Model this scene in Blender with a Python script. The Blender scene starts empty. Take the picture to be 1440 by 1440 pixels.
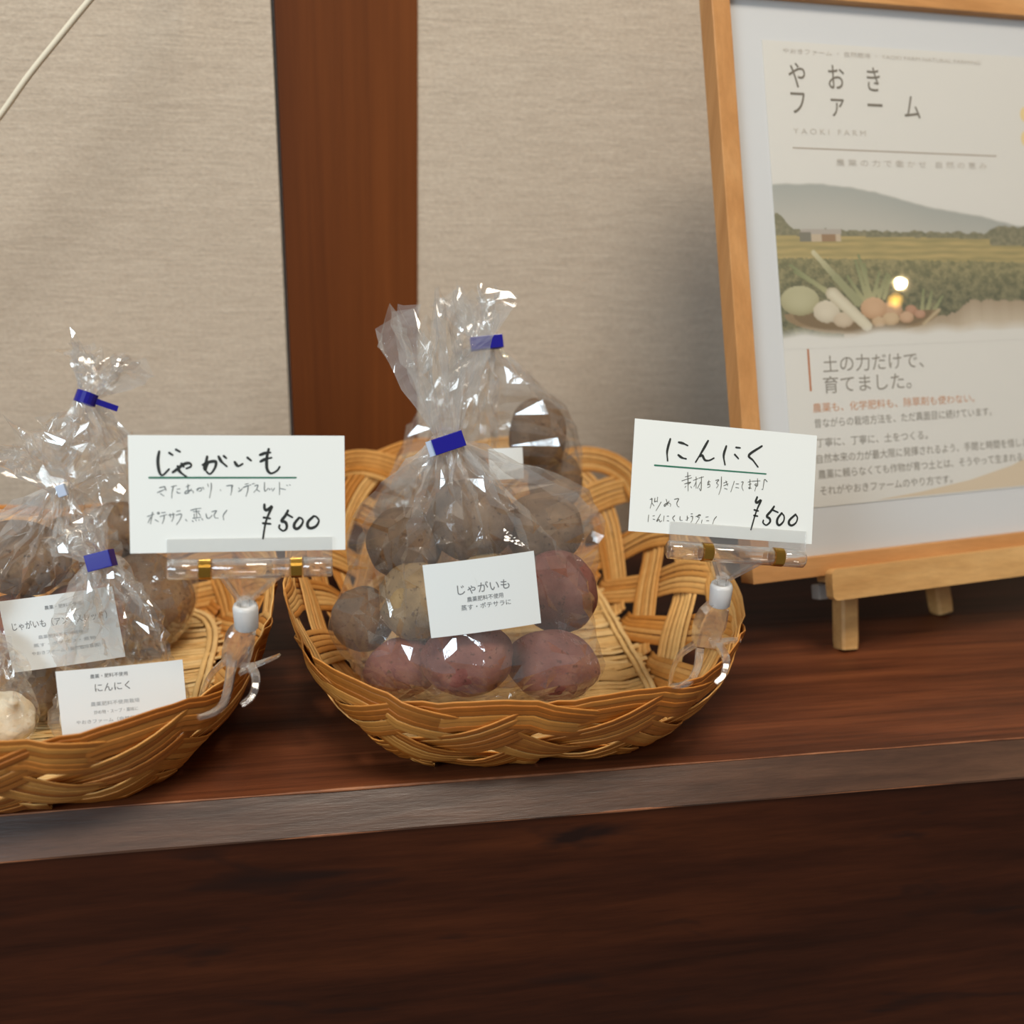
import bpy, bmesh, math, random
from mathutils import Vector, Matrix, noise

# ------------------------------------------------------------------ scene, camera, light
SC = bpy.context.scene
COL = SC.collection

cam_data = bpy.data.cameras.new('camera')
cam = bpy.data.objects.new('camera', cam_data)
COL.objects.link(cam)
cam_data.sensor_fit = 'HORIZONTAL'
cam_data.sensor_width = 36.0
cam_data.lens = 36.0
cam_data.clip_start = 0.01
CAM_POS = Vector((0.0, 0.0, 0.30))
# columns: right, up, backwards
R_RIGHT = Vector((0.98490, -0.17000, 0.03297)).normalized()
R_UP = Vector((0.03037, 0.35727, 0.93350)).normalized()
R_BACK = R_RIGHT.cross(R_UP).normalized()
R_UP = R_BACK.cross(R_RIGHT)
cam.matrix_world = Matrix(((R_RIGHT.x, R_UP.x, R_BACK.x, CAM_POS.x),
                           (R_RIGHT.y, R_UP.y, R_BACK.y, CAM_POS.y),
                           (R_RIGHT.z, R_UP.z, R_BACK.z, CAM_POS.z),
                           (0, 0, 0, 1)))
cam_data.dof.use_dof = True
cam_data.dof.focus_distance = 0.50
cam_data.dof.aperture_fstop = 5.6
SC.camera = cam

SC.view_settings.view_transform = 'Standard'
SC.view_settings.look = 'None'
SC.view_settings.gamma = 1.0
SC.view_settings.exposure = 0.0
SC.cycles.transparent_max_bounces = 24
SC.cycles.max_bounces = 12

world = bpy.data.worlds.new('room_air')
SC.world = world
world.use_nodes = True
bg = world.node_tree.nodes['Background']
bg.inputs['Color'].default_value = (0.76, 0.72, 0.66, 1)
bg.inputs['Strength'].default_value = 0.25

def area(name, loc, target, sx, sy, power, col):
    d = bpy.data.lights.new(name, 'AREA')
    d.shape = 'RECTANGLE'; d.size = sx; d.size_y = sy
    d.energy = power; d.color = col
    o = bpy.data.objects.new(name, d); COL.objects.link(o)
    o.location = loc
    o.rotation_euler = (Vector(target) - Vector(loc)).to_track_quat('-Z', 'Y').to_euler()
    return o

def bulb(name, loc, power, col, rad):
    d = bpy.data.lights.new(name, 'POINT')
    d.energy = power; d.color = col; d.shadow_soft_size = rad
    o = bpy.data.objects.new(name, d); COL.objects.link(o)
    o.location = loc
    return o

area('window_daylight', (-1.30, -0.80, 1.00), (0.0, 0.55, 0.10), 0.9, 0.7, 25, (0.74, 0.89, 1.0))
area('ceiling_light', (0.15, -0.25, 1.9), (0.1, 0.55, 0.1), 0.8, 0.5, 30, (1.0, 0.90, 0.76))
bulb('warm_lamp', (1.404, -0.225, 0.789), 3.0, (1.0, 0.72, 0.40), 0.0048)
bulb('warm_lamp_low', (1.398, -0.244, 0.762), 0.10, (1.0, 0.52, 0.08), 0.0085)

# ------------------------------------------------------------------ helpers
def px(x, y, Y):
    """the point of the upright plane at depth Y seen at a pixel of the 1440 frame"""
    d = R_RIGHT * ((x - 720) / 1440) + R_UP * (-(y - 720) / 1440) - R_BACK
    return CAM_POS + d * (Y / d.y)

def srgb(r, g, b, a=1.0):
    f = lambda c: (c / 255) / 12.92 if c / 255 <= 0.04045 else ((c / 255 + 0.055) / 1.055) ** 2.4
    return (f(r), f(g), f(b), a)

def new_mat(name):
    m = bpy.data.materials.new(name); m.use_nodes = True
    nt = m.node_tree
    return m, nt, nt.nodes['Principled BSDF'], nt.nodes['Material Output']

def plain(name, col, rough=0.6, metal=0.0, spec=0.5):
    m, nt, p, o = new_mat(name)
    p.inputs['Base Color'].default_value = col
    p.inputs['Roughness'].default_value = rough
    p.inputs['Metallic'].default_value = metal
    p.inputs['Specular IOR Level'].default_value = spec
    return m

def noise_chain(nt, scale3, nscale, detail=6, rough=0.6, dist=0.0, coord='Object'):
    tc = nt.nodes.new('ShaderNodeTexCoord')
    mp = nt.nodes.new('ShaderNodeMapping')
    mp.inputs['Scale'].default_value = scale3
    nz = nt.nodes.new('ShaderNodeTexNoise')
    nz.inputs['Scale'].default_value = nscale
    nz.inputs['Detail'].default_value = detail
    nz.inputs['Roughness'].default_value = rough
    nz.inputs['Distortion'].default_value = dist
    nt.links.new(tc.outputs[coord], mp.inputs['Vector'])
    nt.links.new(mp.outputs['Vector'], nz.inputs['Vector'])
    return nz

def ramp(nt, src, stops):
    r = nt.nodes.new('ShaderNodeValToRGB')
    e = r.color_ramp.elements
    while len(e) < len(stops): e.new(0.5)
    for k, (p, c) in enumerate(stops):
        e[k].position = p; e[k].color = c
    nt.links.new(src, r.inputs['Fac'])
    return r

def mixc(nt, fac, a, b, mode='MIX'):
    m = nt.nodes.new('ShaderNodeMix'); m.data_type = 'RGBA'; m.blend_type = mode
    for sock, v in ((m.inputs[0], fac), (m.inputs[6], a), (m.inputs[7], b)):
        if hasattr(v, 'node'): nt.links.new(v, sock)
        else: sock.default_value = v
    return m.outputs[2]

def bump(nt, p, src, strength, dist=0.001):
    b = nt.nodes.new('ShaderNodeBump')
    b.inputs['Strength'].default_value = strength
    b.inputs['Distance'].default_value = dist
    nt.links.new(src, b.inputs['Height'])
    nt.links.new(b.outputs['Normal'], p.inputs['Normal'])
    return b

# ------------------------------------------------------------------ materials
M = {}
def sheen(nt, base, gain, normal=None):
    """share of light a thin clear sheet reflects, the same from both sides"""
    lw = nt.nodes.new('ShaderNodeLayerWeight'); lw.inputs['Blend'].default_value = 0.5
    if normal is not None: nt.links.new(normal, lw.inputs['Normal'])
    pw = nt.nodes.new('ShaderNodeMath'); pw.operation = 'POWER'; pw.inputs[1].default_value = 4.0
    nt.links.new(lw.outputs['Facing'], pw.inputs[0])
    ma = nt.nodes.new('ShaderNodeMath'); ma.operation = 'MULTIPLY_ADD'; ma.use_clamp = True
    ma.inputs[1].default_value = gain; ma.inputs[2].default_value = base
    nt.links.new(pw.outputs[0], ma.inputs[0])
    return ma.outputs[0]

def wood(name, dark, mid, light, scale3, nscale, rough=0.4, spec=0.5, bstr=0.15, soft=1.0, spots=None):
    m, nt, p, o = new_mat(name)
    n1 = noise_chain(nt, scale3, nscale, 8, 0.62, 0.3)
    r1 = ramp(nt, n1.outputs['Fac'], [(0.30, dark), (0.52, mid), (0.74, light)])
    n2 = noise_chain(nt, [s * 1.0 for s in scale3], nscale * 6, 4, 0.7, 0.1)
    r2 = ramp(nt, n2.outputs['Fac'], [(0.35, (1 - .28 * soft, 1 - .30 * soft, 1 - .32 * soft, 1)), (0.65, (1 + .12 * soft, 1 + .10 * soft, 1 + .08 * soft, 1))])
    c = mixc(nt, 1.0, r1.outputs['Color'], r2.outputs['Color'], 'MULTIPLY')
    if spots:
        n3 = noise_chain(nt, spots[0], spots[1], 3, 0.5, 0.6)
        r3 = ramp(nt, n3.outputs['Fac'], [(0.60, (0, 0, 0, 1)), (0.72, (1, 1, 1, 1))])
        c = mixc(nt, r3.outputs['Color'], c, spots[2])
    nt.links.new(c, p.inputs['Base Color'])
    p.inputs['Roughness'].default_value = rough
    p.inputs['Specular IOR Level'].default_value = spec
    bump(nt, p, n2.outputs['Fac'], bstr, 0.0006)
    return m

M['shelf_top'] = wood('varnished_red_brown_board', srgb(58, 29, 15), srgb(98, 52, 29), srgb(124, 70, 40), (0.6, 16, 16), 4.0, 0.46, 0.3, 0.25)
M['shelf_rear'] = wood('dark_rear_board', srgb(34, 18, 12), srgb(62, 34, 24), srgb(84, 48, 34), (0.6, 16, 16), 4.0, 0.5, 0.3, 0.2)
M['shelf_front'] = wood('dark_aged_fascia', srgb(36, 17, 9), srgb(62, 29, 14), srgb(84, 42, 20), (0.7, 7, 7), 2.6, 0.6, 0.15, 0.2,
                        spots=((2.2, 9, 9), 5.0, srgb(38, 20, 14)))
M['shelf_bevel'] = wood('worn_bevel', srgb(54, 33, 23), srgb(78, 52, 38), srgb(100, 70, 52), (1.2, 12, 12), 4.0, 0.34, 0.5, 0.2)
M['worn_edge'] = wood('worn_arris', srgb(86, 46, 28), srgb(140, 88, 58), srgb(176, 122, 86), (3, 12, 12), 6.0, 0.5, 0.4, 0.2)
M['pillar'] = wood('reddish_cedar_post', srgb(94, 48, 18), srgb(110, 58, 22), srgb(124, 68, 28), (9, 9, 0.25), 3.0, 0.55, 0.2, 0.12, soft=0.4)
M['frame_wood'] = wood('honey_pine', srgb(178, 124, 72), srgb(194, 140, 86), srgb(206, 154, 100), (14, 14, 0.8), 4.0, 0.45, 0.4, 0.1, soft=0.3)
M['frame_wood_h'] = wood('honey_pine_flat', srgb(180, 126, 74), srgb(196, 142, 88), srgb(208, 156, 102), (0.8, 14, 14), 4.0, 0.45, 0.4, 0.1, soft=0.3)
M['easel_wood'] = wood('pale_beech', srgb(190, 142, 86), srgb(206, 160, 102), srgb(218, 174, 116), (1.2, 16, 16), 5.0, 0.5, 0.4, 0.1, soft=0.3)

# cloth wall
m, nt, p, o = new_mat('woven_wall_cloth')
n1 = noise_chain(nt, (7, 1, 85), 6.0, 4, 0.6)
n2 = noise_chain(nt, (70, 1, 90), 6.0, 2, 0.6)
n3 = noise_chain(nt, (3, 3, 4), 2.0, 4, 0.6)
add = nt.nodes.new('ShaderNodeMath'); add.operation = 'ADD'
nt.links.new(n1.outputs['Fac'], add.inputs[0]); nt.links.new(n2.outputs['Fac'], add.inputs[1])
half = nt.nodes.new('ShaderNodeMath'); half.operation = 'MULTIPLY'; half.inputs[1].default_value = 0.5
nt.links.new(add.outputs[0], half.inputs[0])
r1 = ramp(nt, half.outputs[0], [(0.32, srgb(184, 168, 150)), (0.52, srgb(198, 182, 163)), (0.70, srgb(209, 194, 175))])
r3 = ramp(nt, n3.outputs['Fac'], [(0.3, (0.95, 0.95, 0.95, 1)), (0.7, (1.03, 1.03, 1.03, 1))])
nt.links.new(mixc(nt, 1.0, r1.outputs['Color'], r3.outputs['Color'], 'MULTIPLY'), p.inputs['Base Color'])
p.inputs['Roughness'].default_value = 0.95
p.inputs['Specular IOR Level'].default_value = 0.1
bump(nt, p, half.outputs[0], 0.6, 0.0012)
M['cloth'] = m

# rattan: every strip carries its own tone, side strips with painted shade on the outer face
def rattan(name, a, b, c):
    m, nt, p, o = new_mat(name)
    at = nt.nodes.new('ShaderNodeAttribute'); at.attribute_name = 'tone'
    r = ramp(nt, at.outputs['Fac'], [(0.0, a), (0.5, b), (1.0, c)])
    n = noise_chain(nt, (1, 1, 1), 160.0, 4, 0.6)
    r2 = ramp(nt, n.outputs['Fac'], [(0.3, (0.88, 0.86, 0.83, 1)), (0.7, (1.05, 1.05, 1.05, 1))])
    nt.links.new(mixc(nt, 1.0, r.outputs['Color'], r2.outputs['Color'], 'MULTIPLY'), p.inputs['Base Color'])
    p.inputs['Roughness'].default_value = 0.5
    p.inputs['Specular IOR Level'].default_value = 0.35
    bump(nt, p, n.outputs['Fac'], 0.15, 0.0005)
    return m
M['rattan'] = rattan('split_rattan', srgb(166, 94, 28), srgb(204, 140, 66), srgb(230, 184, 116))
M['rattan_base'] = rattan('pale_split_rattan', srgb(208, 166, 104), srgb(228, 192, 130), srgb(238, 210, 156))

# potatoes
def potato_mat(name, a, b, c, spot):
    m, nt, p, o = new_mat(name)
    n1 = noise_chain(nt, (1, 1, 1), 55.0, 5, 0.6)
    r1 = ramp(nt, n1.outputs['Fac'], [(0.3, a), (0.5, b), (0.7, c)])
    n2 = noise_chain(nt, (1, 1, 1), 420.0, 2, 0.5)
    r2 = ramp(nt, n2.outputs['Fac'], [(0.60, (0, 0, 0, 1)), (0.72, (1, 1, 1, 1))])
    nt.links.new(mixc(nt, r2.outputs['Color'], r1.outputs['Color'], spot), p.inputs['Base Color'])
    p.inputs['Roughness'].default_value = 0.75
    p.inputs['Specular IOR Level'].default_value = 0.25
    bump(nt, p, n2.outputs['Fac'], 0.25, 0.0008)
    return m
M['potato_brown'] = potato_mat('brown_potato_skin', srgb(98, 78, 60), srgb(124, 100, 78), srgb(148, 122, 96), srgb(82, 62, 46))
M['potato_tan'] = potato_mat('tan_potato_skin', srgb(124, 102, 72), srgb(152, 128, 92), srgb(174, 150, 112), srgb(98, 76, 52))
M['potato_red'] = potato_mat('red_potato_skin', srgb(104, 62, 56), srgb(128, 80, 72), srgb(148, 104, 92), srgb(88, 54, 46))
M['garlic'] = potato_mat('garlic_skin', srgb(214, 196, 164), srgb(234, 222, 198), srgb(242, 234, 218), srgb(222, 206, 178))
M['garlic_root'] = plain('garlic_root', srgb(150, 120, 84), 0.9)

# clear cellophane: see-through sheet with a glossy, faintly milky surface
def film_mat(name, milk, tint, rough, base=0.085, gain=0.5, bstr=0.16, crush=0.0):
    m, nt, p, o = new_mat(name)
    nt.nodes.remove(p)
    tr = nt.nodes.new('ShaderNodeBsdfTransparent'); tr.inputs['Color'].default_value = tint
    gl = nt.nodes.new('ShaderNodeBsdfGlossy'); gl.inputs['Roughness'].default_value = rough
    gl.inputs['Color'].default_value = (1, 1, 1, 1)
    df = nt.nodes.new('ShaderNodeBsdfDiffuse'); df.inputs['Color'].default_value = (0.85, 0.85, 0.85, 1)
    n = noise_chain(nt, (1, 1, 1), 210.0, 3, 0.55)
    b = nt.nodes.new('ShaderNodeBump'); b.inputs['Strength'].default_value = bstr; b.inputs['Distance'].default_value = 0.0012
    nt.links.new(n.outputs['Fac'], b.inputs['Height'])
    nt.links.new(b.outputs['Normal'], gl.inputs['Normal'])
    m1 = nt.nodes.new('ShaderNodeMixShader'); m1.inputs[0].default_value = milk
    if crush:
        at = nt.nodes.new('ShaderNodeAttribute'); at.attribute_name = 'crush'
        ma = nt.nodes.new('ShaderNodeMath'); ma.operation = 'MULTIPLY_ADD'
        ma.inputs[1].default_value = crush; ma.inputs[2].default_value = milk
        nt.links.new(at.outputs['Fac'], ma.inputs[0]); nt.links.new(ma.outputs[0], m1.inputs[0])
    nt.links.new(tr.outputs[0], m1.inputs[1]); nt.links.new(df.outputs[0], m1.inputs[2])
    m2 = nt.nodes.new('ShaderNodeMixShader')
    nt.links.new(sheen(nt, base, gain, b.outputs['Normal']), m2.inputs[0])
    nt.links.new(m1.outputs[0], m2.inputs[1]); nt.links.new(gl.outputs[0], m2.inputs[2])
    nt.links.new(m2.outputs[0], o.inputs['Surface'])
    return m
M['film'] = film_mat('clear_cellophane', 0.05, (0.965, 0.96, 0.95, 1), 0.04, 0.13, 0.5, 0.10, crush=0.12)

# picture glass
m, nt, p, o = new_mat('picture_glass')
nt.nodes.remove(p)
tr = nt.nodes.new('ShaderNodeBsdfTransparent'); tr.inputs['Color'].default_value = (0.985, 0.985, 0.98, 1)
gl = nt.nodes.new('ShaderNodeBsdfGlossy'); gl.inputs['Roughness'].default_value = 0.02
mx = nt.nodes.new('ShaderNodeMixShader')
nt.links.new(sheen(nt, 0.035, 0.6), mx.inputs[0]); nt.links.new(tr.outputs[0], mx.inputs[1]); nt.links.new(gl.outputs[0], mx.inputs[2])
nt.links.new(mx.outputs[0], o.inputs['Surface'])
M['glass'] = m

M['acrylic'] = film_mat('clear_acrylic', 0.07, (0.965, 0.97, 0.97, 1), 0.05, 0.10, 0.95, 0.03)
M['acrylic_thin'] = film_mat('thin_clear_acrylic', 0.03, (0.985, 0.985, 0.985, 1), 0.05, 0.09, 0.9, 0.0)
nt = M['acrylic'].node_tree
out = nt.nodes['Material Output']; sh = out.inputs['Surface'].links[0].from_socket
gb = nt.nodes.new('ShaderNodeBsdfGlass'); gb.inputs['IOR'].default_value = 1.25; gb.inputs['Roughness'].default_value = 0.04
mx = nt.nodes.new('ShaderNodeMixShader'); mx.inputs[0].default_value = 0.4
nt.links.new(sh, mx.inputs[1]); nt.links.new(gb.outputs[0], mx.inputs[2]); nt.links.new(mx.outputs[0], out.inputs['Surface'])
m, nt, p, o = new_mat('frosted_plastic')
p.inputs['Base Color'].default_value = srgb(236, 236, 236)
p.inputs['Transmission Weight'].default_value = 0.35
p.inputs['Roughness'].default_value = 0.35
M['frosted'] = m
M['brass'] = plain('brass_ring', srgb(206, 160, 74), 0.16, 1.0)
M['card'] = plain('white_card', srgb(226, 229, 227), 0.7, 0, 0.3)
M['sticker'] = plain('sticker_paper', srgb(222, 226, 226), 0.55, 0, 0.3)
M['ink_black'] = plain('black_marker', srgb(34, 38, 36), 0.6)
M['ink_green'] = plain('green_marker', srgb(40, 108, 84), 0.6)
M['ink_pencil'] = plain('fine_pen', srgb(120, 126, 128), 0.7)
M['ink_pen_dark'] = plain('dark_fine_pen', srgb(96, 96, 90), 0.7)
M['ink_grey'] = plain('printed_grey', srgb(110, 112, 114), 0.7)
M['ink_grey_faint'] = plain('printed_faint_grey', srgb(168, 172, 174), 0.7)
M['tape_blue'] = plain('blue_tape', srgb(26, 23, 132), 0.22, 0, 0.5)
M['tape_clear'] = plain('pale_blue_tape_back', srgb(176, 190, 214), 0.4)
M['poster_paper'] = plain('poster_paper', srgb(220, 217, 212), 0.75, 0, 0.2)
M['mount'] = plain('white_mount', srgb(214, 215, 218), 0.8, 0, 0.2)
M['ink_brown'] = plain('poster_brown_grey', srgb(122, 114, 103), 0.8)
M['ink_soft'] = plain('poster_soft_grey', srgb(148, 141, 131), 0.8)
M['ink_faint'] = plain('poster_faint_grey', srgb(196, 188, 178), 0.8)
M['ink_rule'] = plain('poster_rule', srgb(176, 164, 152), 0.8)
M['ink_rust'] = plain('poster_rust', srgb(184, 118, 78), 0.8)
M['ink_orange'] = plain('poster_orange', srgb(206, 150, 112), 0.8)
M['ink_sand'] = plain('poster_sand', srgb(214, 196, 172), 0.8)
M['ink_yellow'] = plain('poster_yellow', srgb(232, 208, 156), 0.8)
M['backing'] = plain('backing_board', srgb(120, 92, 62), 0.9)
M['cord'] = plain('cream_cord', srgb(222, 212, 190), 0.6)
M['rubber'] = plain('grey_pad', srgb(150, 146, 140), 0.6)
M['dark_gap'] = plain('dark_gap', srgb(24, 16, 12), 0.9)
m, nt, p, o = new_mat('printed_photo')
at = nt.nodes.new('ShaderNodeAttribute'); at.attribute_name = 'print'
nt.links.new(at.outputs['Color'], p.inputs['Base Color'])
p.inputs['Roughness'].default_value = 0.75; p.inputs['Specular IOR Level'].default_value = 0.2
M['photo'] = m

# ------------------------------------------------------------------ object helpers
def obj(name, bm, mats, parent=None, smooth=False, loc=None):
    me = bpy.data.meshes.new(name)
    bmesh.ops.recalc_face_normals(bm, faces=bm.faces) if False else None
    bm.to_mesh(me); bm.free()
    for mt in (mats if isinstance(mats, (list, tuple)) else [mats]):
        me.materials.append(mt)
    if smooth:
        me.polygons.foreach_set('use_smooth', [True] * len(me.polygons))
    o = bpy.data.objects.new(name, me); COL.objects.link(o)
    if loc is not None: o.location = loc
    if parent is not None:
        o.parent = parent
        if loc is None: o.matrix_parent_inverse = Matrix.Translation(parent.location).inverted()
    return o

def tag(o, label, cat=None, group=None, kind=None):
    o['label'] = label
    if cat: o['category'] = cat
    if group: o['group'] = group
    if kind: o['kind'] = kind
    return o

def thing(name, label, cat, loc=(0, 0, 0), group=None):
    o = bpy.data.objects.new(name, None); COL.objects.link(o)
    o.empty_display_size = 0.02
    o.location = loc
    return tag(o, label, cat, group)

def add_box(bm, c, ex, ey, ez, sx, sy, sz, mat=0, bevel=0.0):
    """box centred at c, half axes ex ey ez (unit vectors) times half sizes"""
    c = Vector(c); vs = []
    for k in (-1, 1):
        for j in (-1, 1):
            for i in (-1, 1):
                vs.append(bm.verts.new(c + ex * (sx * i) + ey * (sy * j) + ez * (sz * k)))
    fs = []
    for q in ((0, 2, 3, 1), (4, 5, 7, 6), (0, 1, 5, 4), (2, 6, 7, 3), (0, 4, 6, 2), (1, 3, 7, 5)):
        f = bm.faces.new([vs[k] for k in q]); f.material_index = mat; fs.append(f)
    if bevel:
        es = list({e for f in fs for e in f.edges})
        r = bmesh.ops.bevel(bm, geom=es, offset=bevel, segments=2, affect='EDGES', profile=0.6)
        for f in r['faces']: f.material_index = mat
    return fs

XV, YV, ZV = Vector((1, 0, 0)), Vector((0, 1, 0)), Vector((0, 0, 1))

def add_sweep(bm, pts, prof, up=None, mat=0, caps=True, scale=None):
    """sweep a closed 2-D profile [(side, up)] along points; `up` fixes the profile's up axis"""
    n = len(pts); rings = []
    pts = [Vector(q) for q in pts]
    last = None
    for i in range(n):
        t = (pts[min(i + 1, n - 1)] - pts[max(i - 1, 0)]).normalized()
        u = Vector(up[i]) if isinstance(up, list) else (Vector(up) if up is not None else (last if last is not None else (ZV if abs(t.z) < 0.9 else XV)))
        u = (u - t * u.dot(t)).normalized(); last = u
        s = t.cross(u)
        k = scale[i] if scale else 1.0
        rings.append([bm.verts.new(pts[i] + s * (a * k) + u * (b * k)) for a, b in prof])
    m_ = len(prof)
    for i in range(n - 1):
        for j in range(m_):
            f = bm.faces.new((rings[i][j], rings[i][(j + 1) % m_], rings[i + 1][(j + 1) % m_], rings[i + 1][j]))
            f.material_index = mat
    if caps:
        bm.faces.new(list(reversed(rings[0]))).material_index = mat
        bm.faces.new(rings[-1]).material_index = mat
    return rings

def circle(r, n=12, squash=1.0):
    return [(r * math.cos(2 * math.pi * k / n), squash * r * math.sin(2 * math.pi * k / n)) for k in range(n)]

def spline(pts, n):
    """Catmull-Rom through the points"""
    P = [Vector(q) for q in pts]; P = [P[0] * 2 - P[1]] + P + [P[-1] * 2 - P[-2]]
    out = []
    segs = len(P) - 3
    for k in range(n + 1):
        t = k / n * segs; i = min(int(t), segs - 1); t -= i
        a, b, c, d = P[i:i + 4]
        out.append(0.5 * ((2 * b) + (c - a) * t + (2 * a - 5 * b + 4 * c - d) * t * t + (3 * b - a - 3 * c + d) * t ** 3))
    return out

def basis(yaw, lean, roll):
    """right, up and front axes of a flat thing turned, leaned back and rolled"""
    u = Vector((math.cos(yaw), math.sin(yaw), 0)); b = Vector((-math.sin(yaw), math.cos(yaw), 0))
    v = b * math.sin(lean) + ZV * math.cos(lean)
    u2 = u * math.cos(roll) + v * math.sin(roll); v2 = v * math.cos(roll) - u * math.sin(roll)
    return u2, v2, u2.cross(v2)

def add_text(bm, body, size, at, u, v, n, mat, track=1.0, align='LEFT', width=None, bold=0.0):
    """printed characters as flat shapes; `size` is the line height in metres"""
    cu = bpy.data.curves.new('print', 'FONT')
    cu.body = body; cu.size = size; cu.align_x = align; cu.space_character = track
    cu.resolution_u = 3; cu.offset = bold
    o = bpy.data.objects.new('print', cu); COL.objects.link(o)
    bpy.context.view_layer.update()
    me = bpy.data.meshes.new_from_object(o.evaluated_get(bpy.context.evaluated_depsgraph_get()))
    bpy.data.objects.remove(o); bpy.data.curves.remove(cu)
    if not me.vertices: return
    xs = [q.co.x for q in me.vertices]
    k = 1.0
    if width: k = width / max(1e-6, max(xs) - min(xs))
    x0 = min(xs) if align == 'LEFT' else 0.0
    vs = [bm.verts.new(at + u * ((q.co.x - x0) * k) + v * q.co.y + n * 0.00012) for q in me.vertices]
    for pl in me.polygons:
        try: bm.faces.new([vs[i] for i in pl.vertices]).material_index = mat
        except ValueError: pass
    bpy.data.meshes.remove(me)

def add_stroke(bm, pts, w, n, mat, lift=0.00012):
    """a pen stroke lying flat on a card"""
    if len(pts) > 2: pts = spline(pts, 5 * (len(pts) - 1))
    L, Rr = [], []
    for i, q in enumerate(pts):
        t = (pts[min(i + 1, len(pts) - 1)] - pts[max(i - 1, 0)])
        if t.length < 1e-9: t = Vector((1, 0, 0))
        t.normalize(); s = n.cross(t).normalized()
        f = i / max(1, len(pts) - 1)
        ww = w * (0.62 + 0.38 * math.sin(math.pi * min(1, f * 1.25 + 0.12)))
        L.append(bm.verts.new(q + s * ww + n * lift)); Rr.append(bm.verts.new(q - s * ww + n * lift))
    for i in range(len(pts) - 1):
        bm.faces.new((L[i], L[i + 1], Rr[i + 1], Rr[i])).material_index = mat
    for i in (0, len(pts) - 1):      # round ends
        ring = [bm.verts.new(pts[i] + (L[i].co - Rr[i].co) * (0.5 * math.cos(a)) + n.cross((L[i].co - Rr[i].co)) * (0.5 * math.sin(a)) + n * 0.00001)
                for a in [2 * math.pi * k / 8 for k in range(8)]]
        for r_ in ring: r_.co += n * lift * 0.9
        bm.faces.new(ring).material_index = mat
    bm.normal_update()

def set_tone(o, tones):
    a = o.data.attributes.new('tone', 'FLOAT', 'POINT')
    a.data.foreach_set('value', tones)

# ------------------------------------------------------------------ the setting
WALL_Y, EDGE_Y, BEV = 0.72, 0.4150, 0.0145
def struct(name, bm, mats, label, smooth=False):
    o = obj(name, bm, mats, None, smooth); o['kind'] = 'structure'; o['label'] = label
    return o

bm = bmesh.new(); add_box(bm, (-0.70, WALL_Y + 0.015, 0.60), XV, YV, ZV, 0.6705, 0.017, 0.95)
struct('wall_left', bm, M['cloth'], 'beige woven cloth wall panel left of the brown post')
bm = bmesh.new(); add_box(bm, (0.99, WALL_Y + 0.019, 0.60), XV, YV, ZV, 0.9285, 0.017, 0.95)
struct('wall_right', bm, M['cloth'], 'beige woven cloth wall right of the brown post')
bm = bmesh.new(); add_box(bm, (0.017, WALL_Y + 0.0205, 0.60), XV, YV, ZV, 0.0445, 0.020, 0.95, bevel=0.001)
post = struct('trim_1', bm, M['pillar'], 'reddish brown wooden post between the cloth panels')
bm = bmesh.new(); add_box(bm, (-0.0270, WALL_Y + 0.010, 0.60), XV, YV, ZV, 0.0011, 0.006, 0.95)
add_box(bm, (0.0615, WALL_Y + 0.012, 0.60), XV, YV, ZV, 0.0008, 0.006, 0.95)
struct('trim_2', bm, M['dark_gap'], 'dark shadow gap strips beside the post')

# the deep wooden ledge: front board, rear board, worn bevel and tall fascia
ledge = thing('wooden_ledge', 'dark red brown wooden ledge with a worn slanted front edge under the baskets', 'shelf', (0.2, EDGE_Y, 0))
JOINT = 0.556
bm = bmesh.new(); add_box(bm, (0.2, (EDGE_Y + JOINT) / 2, -0.0135), XV, YV, ZV, 1.6, (JOINT - EDGE_Y) / 2, 0.0135)
obj('front_board', bm, M['shelf_top'], ledge)
bm = bmesh.new(); add_box(bm, (0.2, (JOINT + 0.0012 + WALL_Y + 0.02) / 2, -0.0142), XV, YV, ZV, 1.6, (WALL_Y + 0.02 - JOINT - 0.0012) / 2, 0.0138)
o = obj('rear_board', bm, M['shelf_rear'], ledge); o['label'] = 'darker rear board of the ledge'
bm = bmesh.new()
prof = [(EDGE_Y, -0.0003), (EDGE_Y - BEV, -BEV), (EDGE_Y - BEV, -BEV - 0.001), (EDGE_Y, -BEV - 0.001)]
prev = None
NB = 120
for k in range(NB + 1):
    x = -1.4 + 3.2 * k / NB
    w = 0.0006 * noise.noise(Vector((x * 14, 3.1, 0))) + 0.0003 * noise.noise(Vector((x * 60, 8.1, 0)))
    row = [bm.verts.new((x, y + (w if i < 2 else 0), z + (w * 0.6 if i == 1 else 0))) for i, (y, z) in enumerate(prof)]
    if prev:
        for i in range(4): bm.faces.new((prev[i], row[i], row[(i + 1) % 4], prev[(i + 1) % 4]))
    prev = row
o = obj('bevelled_edge', bm, M['shelf_bevel'], ledge); o['label'] = 'greyed worn slanted face along the ledge front'
for nm, y0, z0 in (('upper_arris', EDGE_Y - 0.0003, -0.0004), ('lower_arris', EDGE_Y - BEV + 0.0006, -BEV - 0.0006)):
    bm = bmesh.new()
    pts = []; sc_ = []
    for k in range(260):
        x = -1.4 + 3.2 * k / 259
        pts.append((x, y0 + 0.0006 * noise.noise(Vector((x * 14, 3.1, 0))), z0))
        sc_.append(max(0.25, 0.75 + 0.9 * noise.noise(Vector((x * 22, 5.5, z0 * 900)))))
    add_sweep(bm, pts, circle(0.0008, 6), ZV, scale=sc_)
    o = obj(nm, bm, M['worn_edge'], ledge, True); o['label'] = 'pale rubbed edge line'
bm = bmesh.new(); add_box(bm, (0.2, EDGE_Y - BEV + 0.0108, -BEV - 0.28), XV, YV, ZV, 1.6, 0.010, 0.279)
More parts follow.
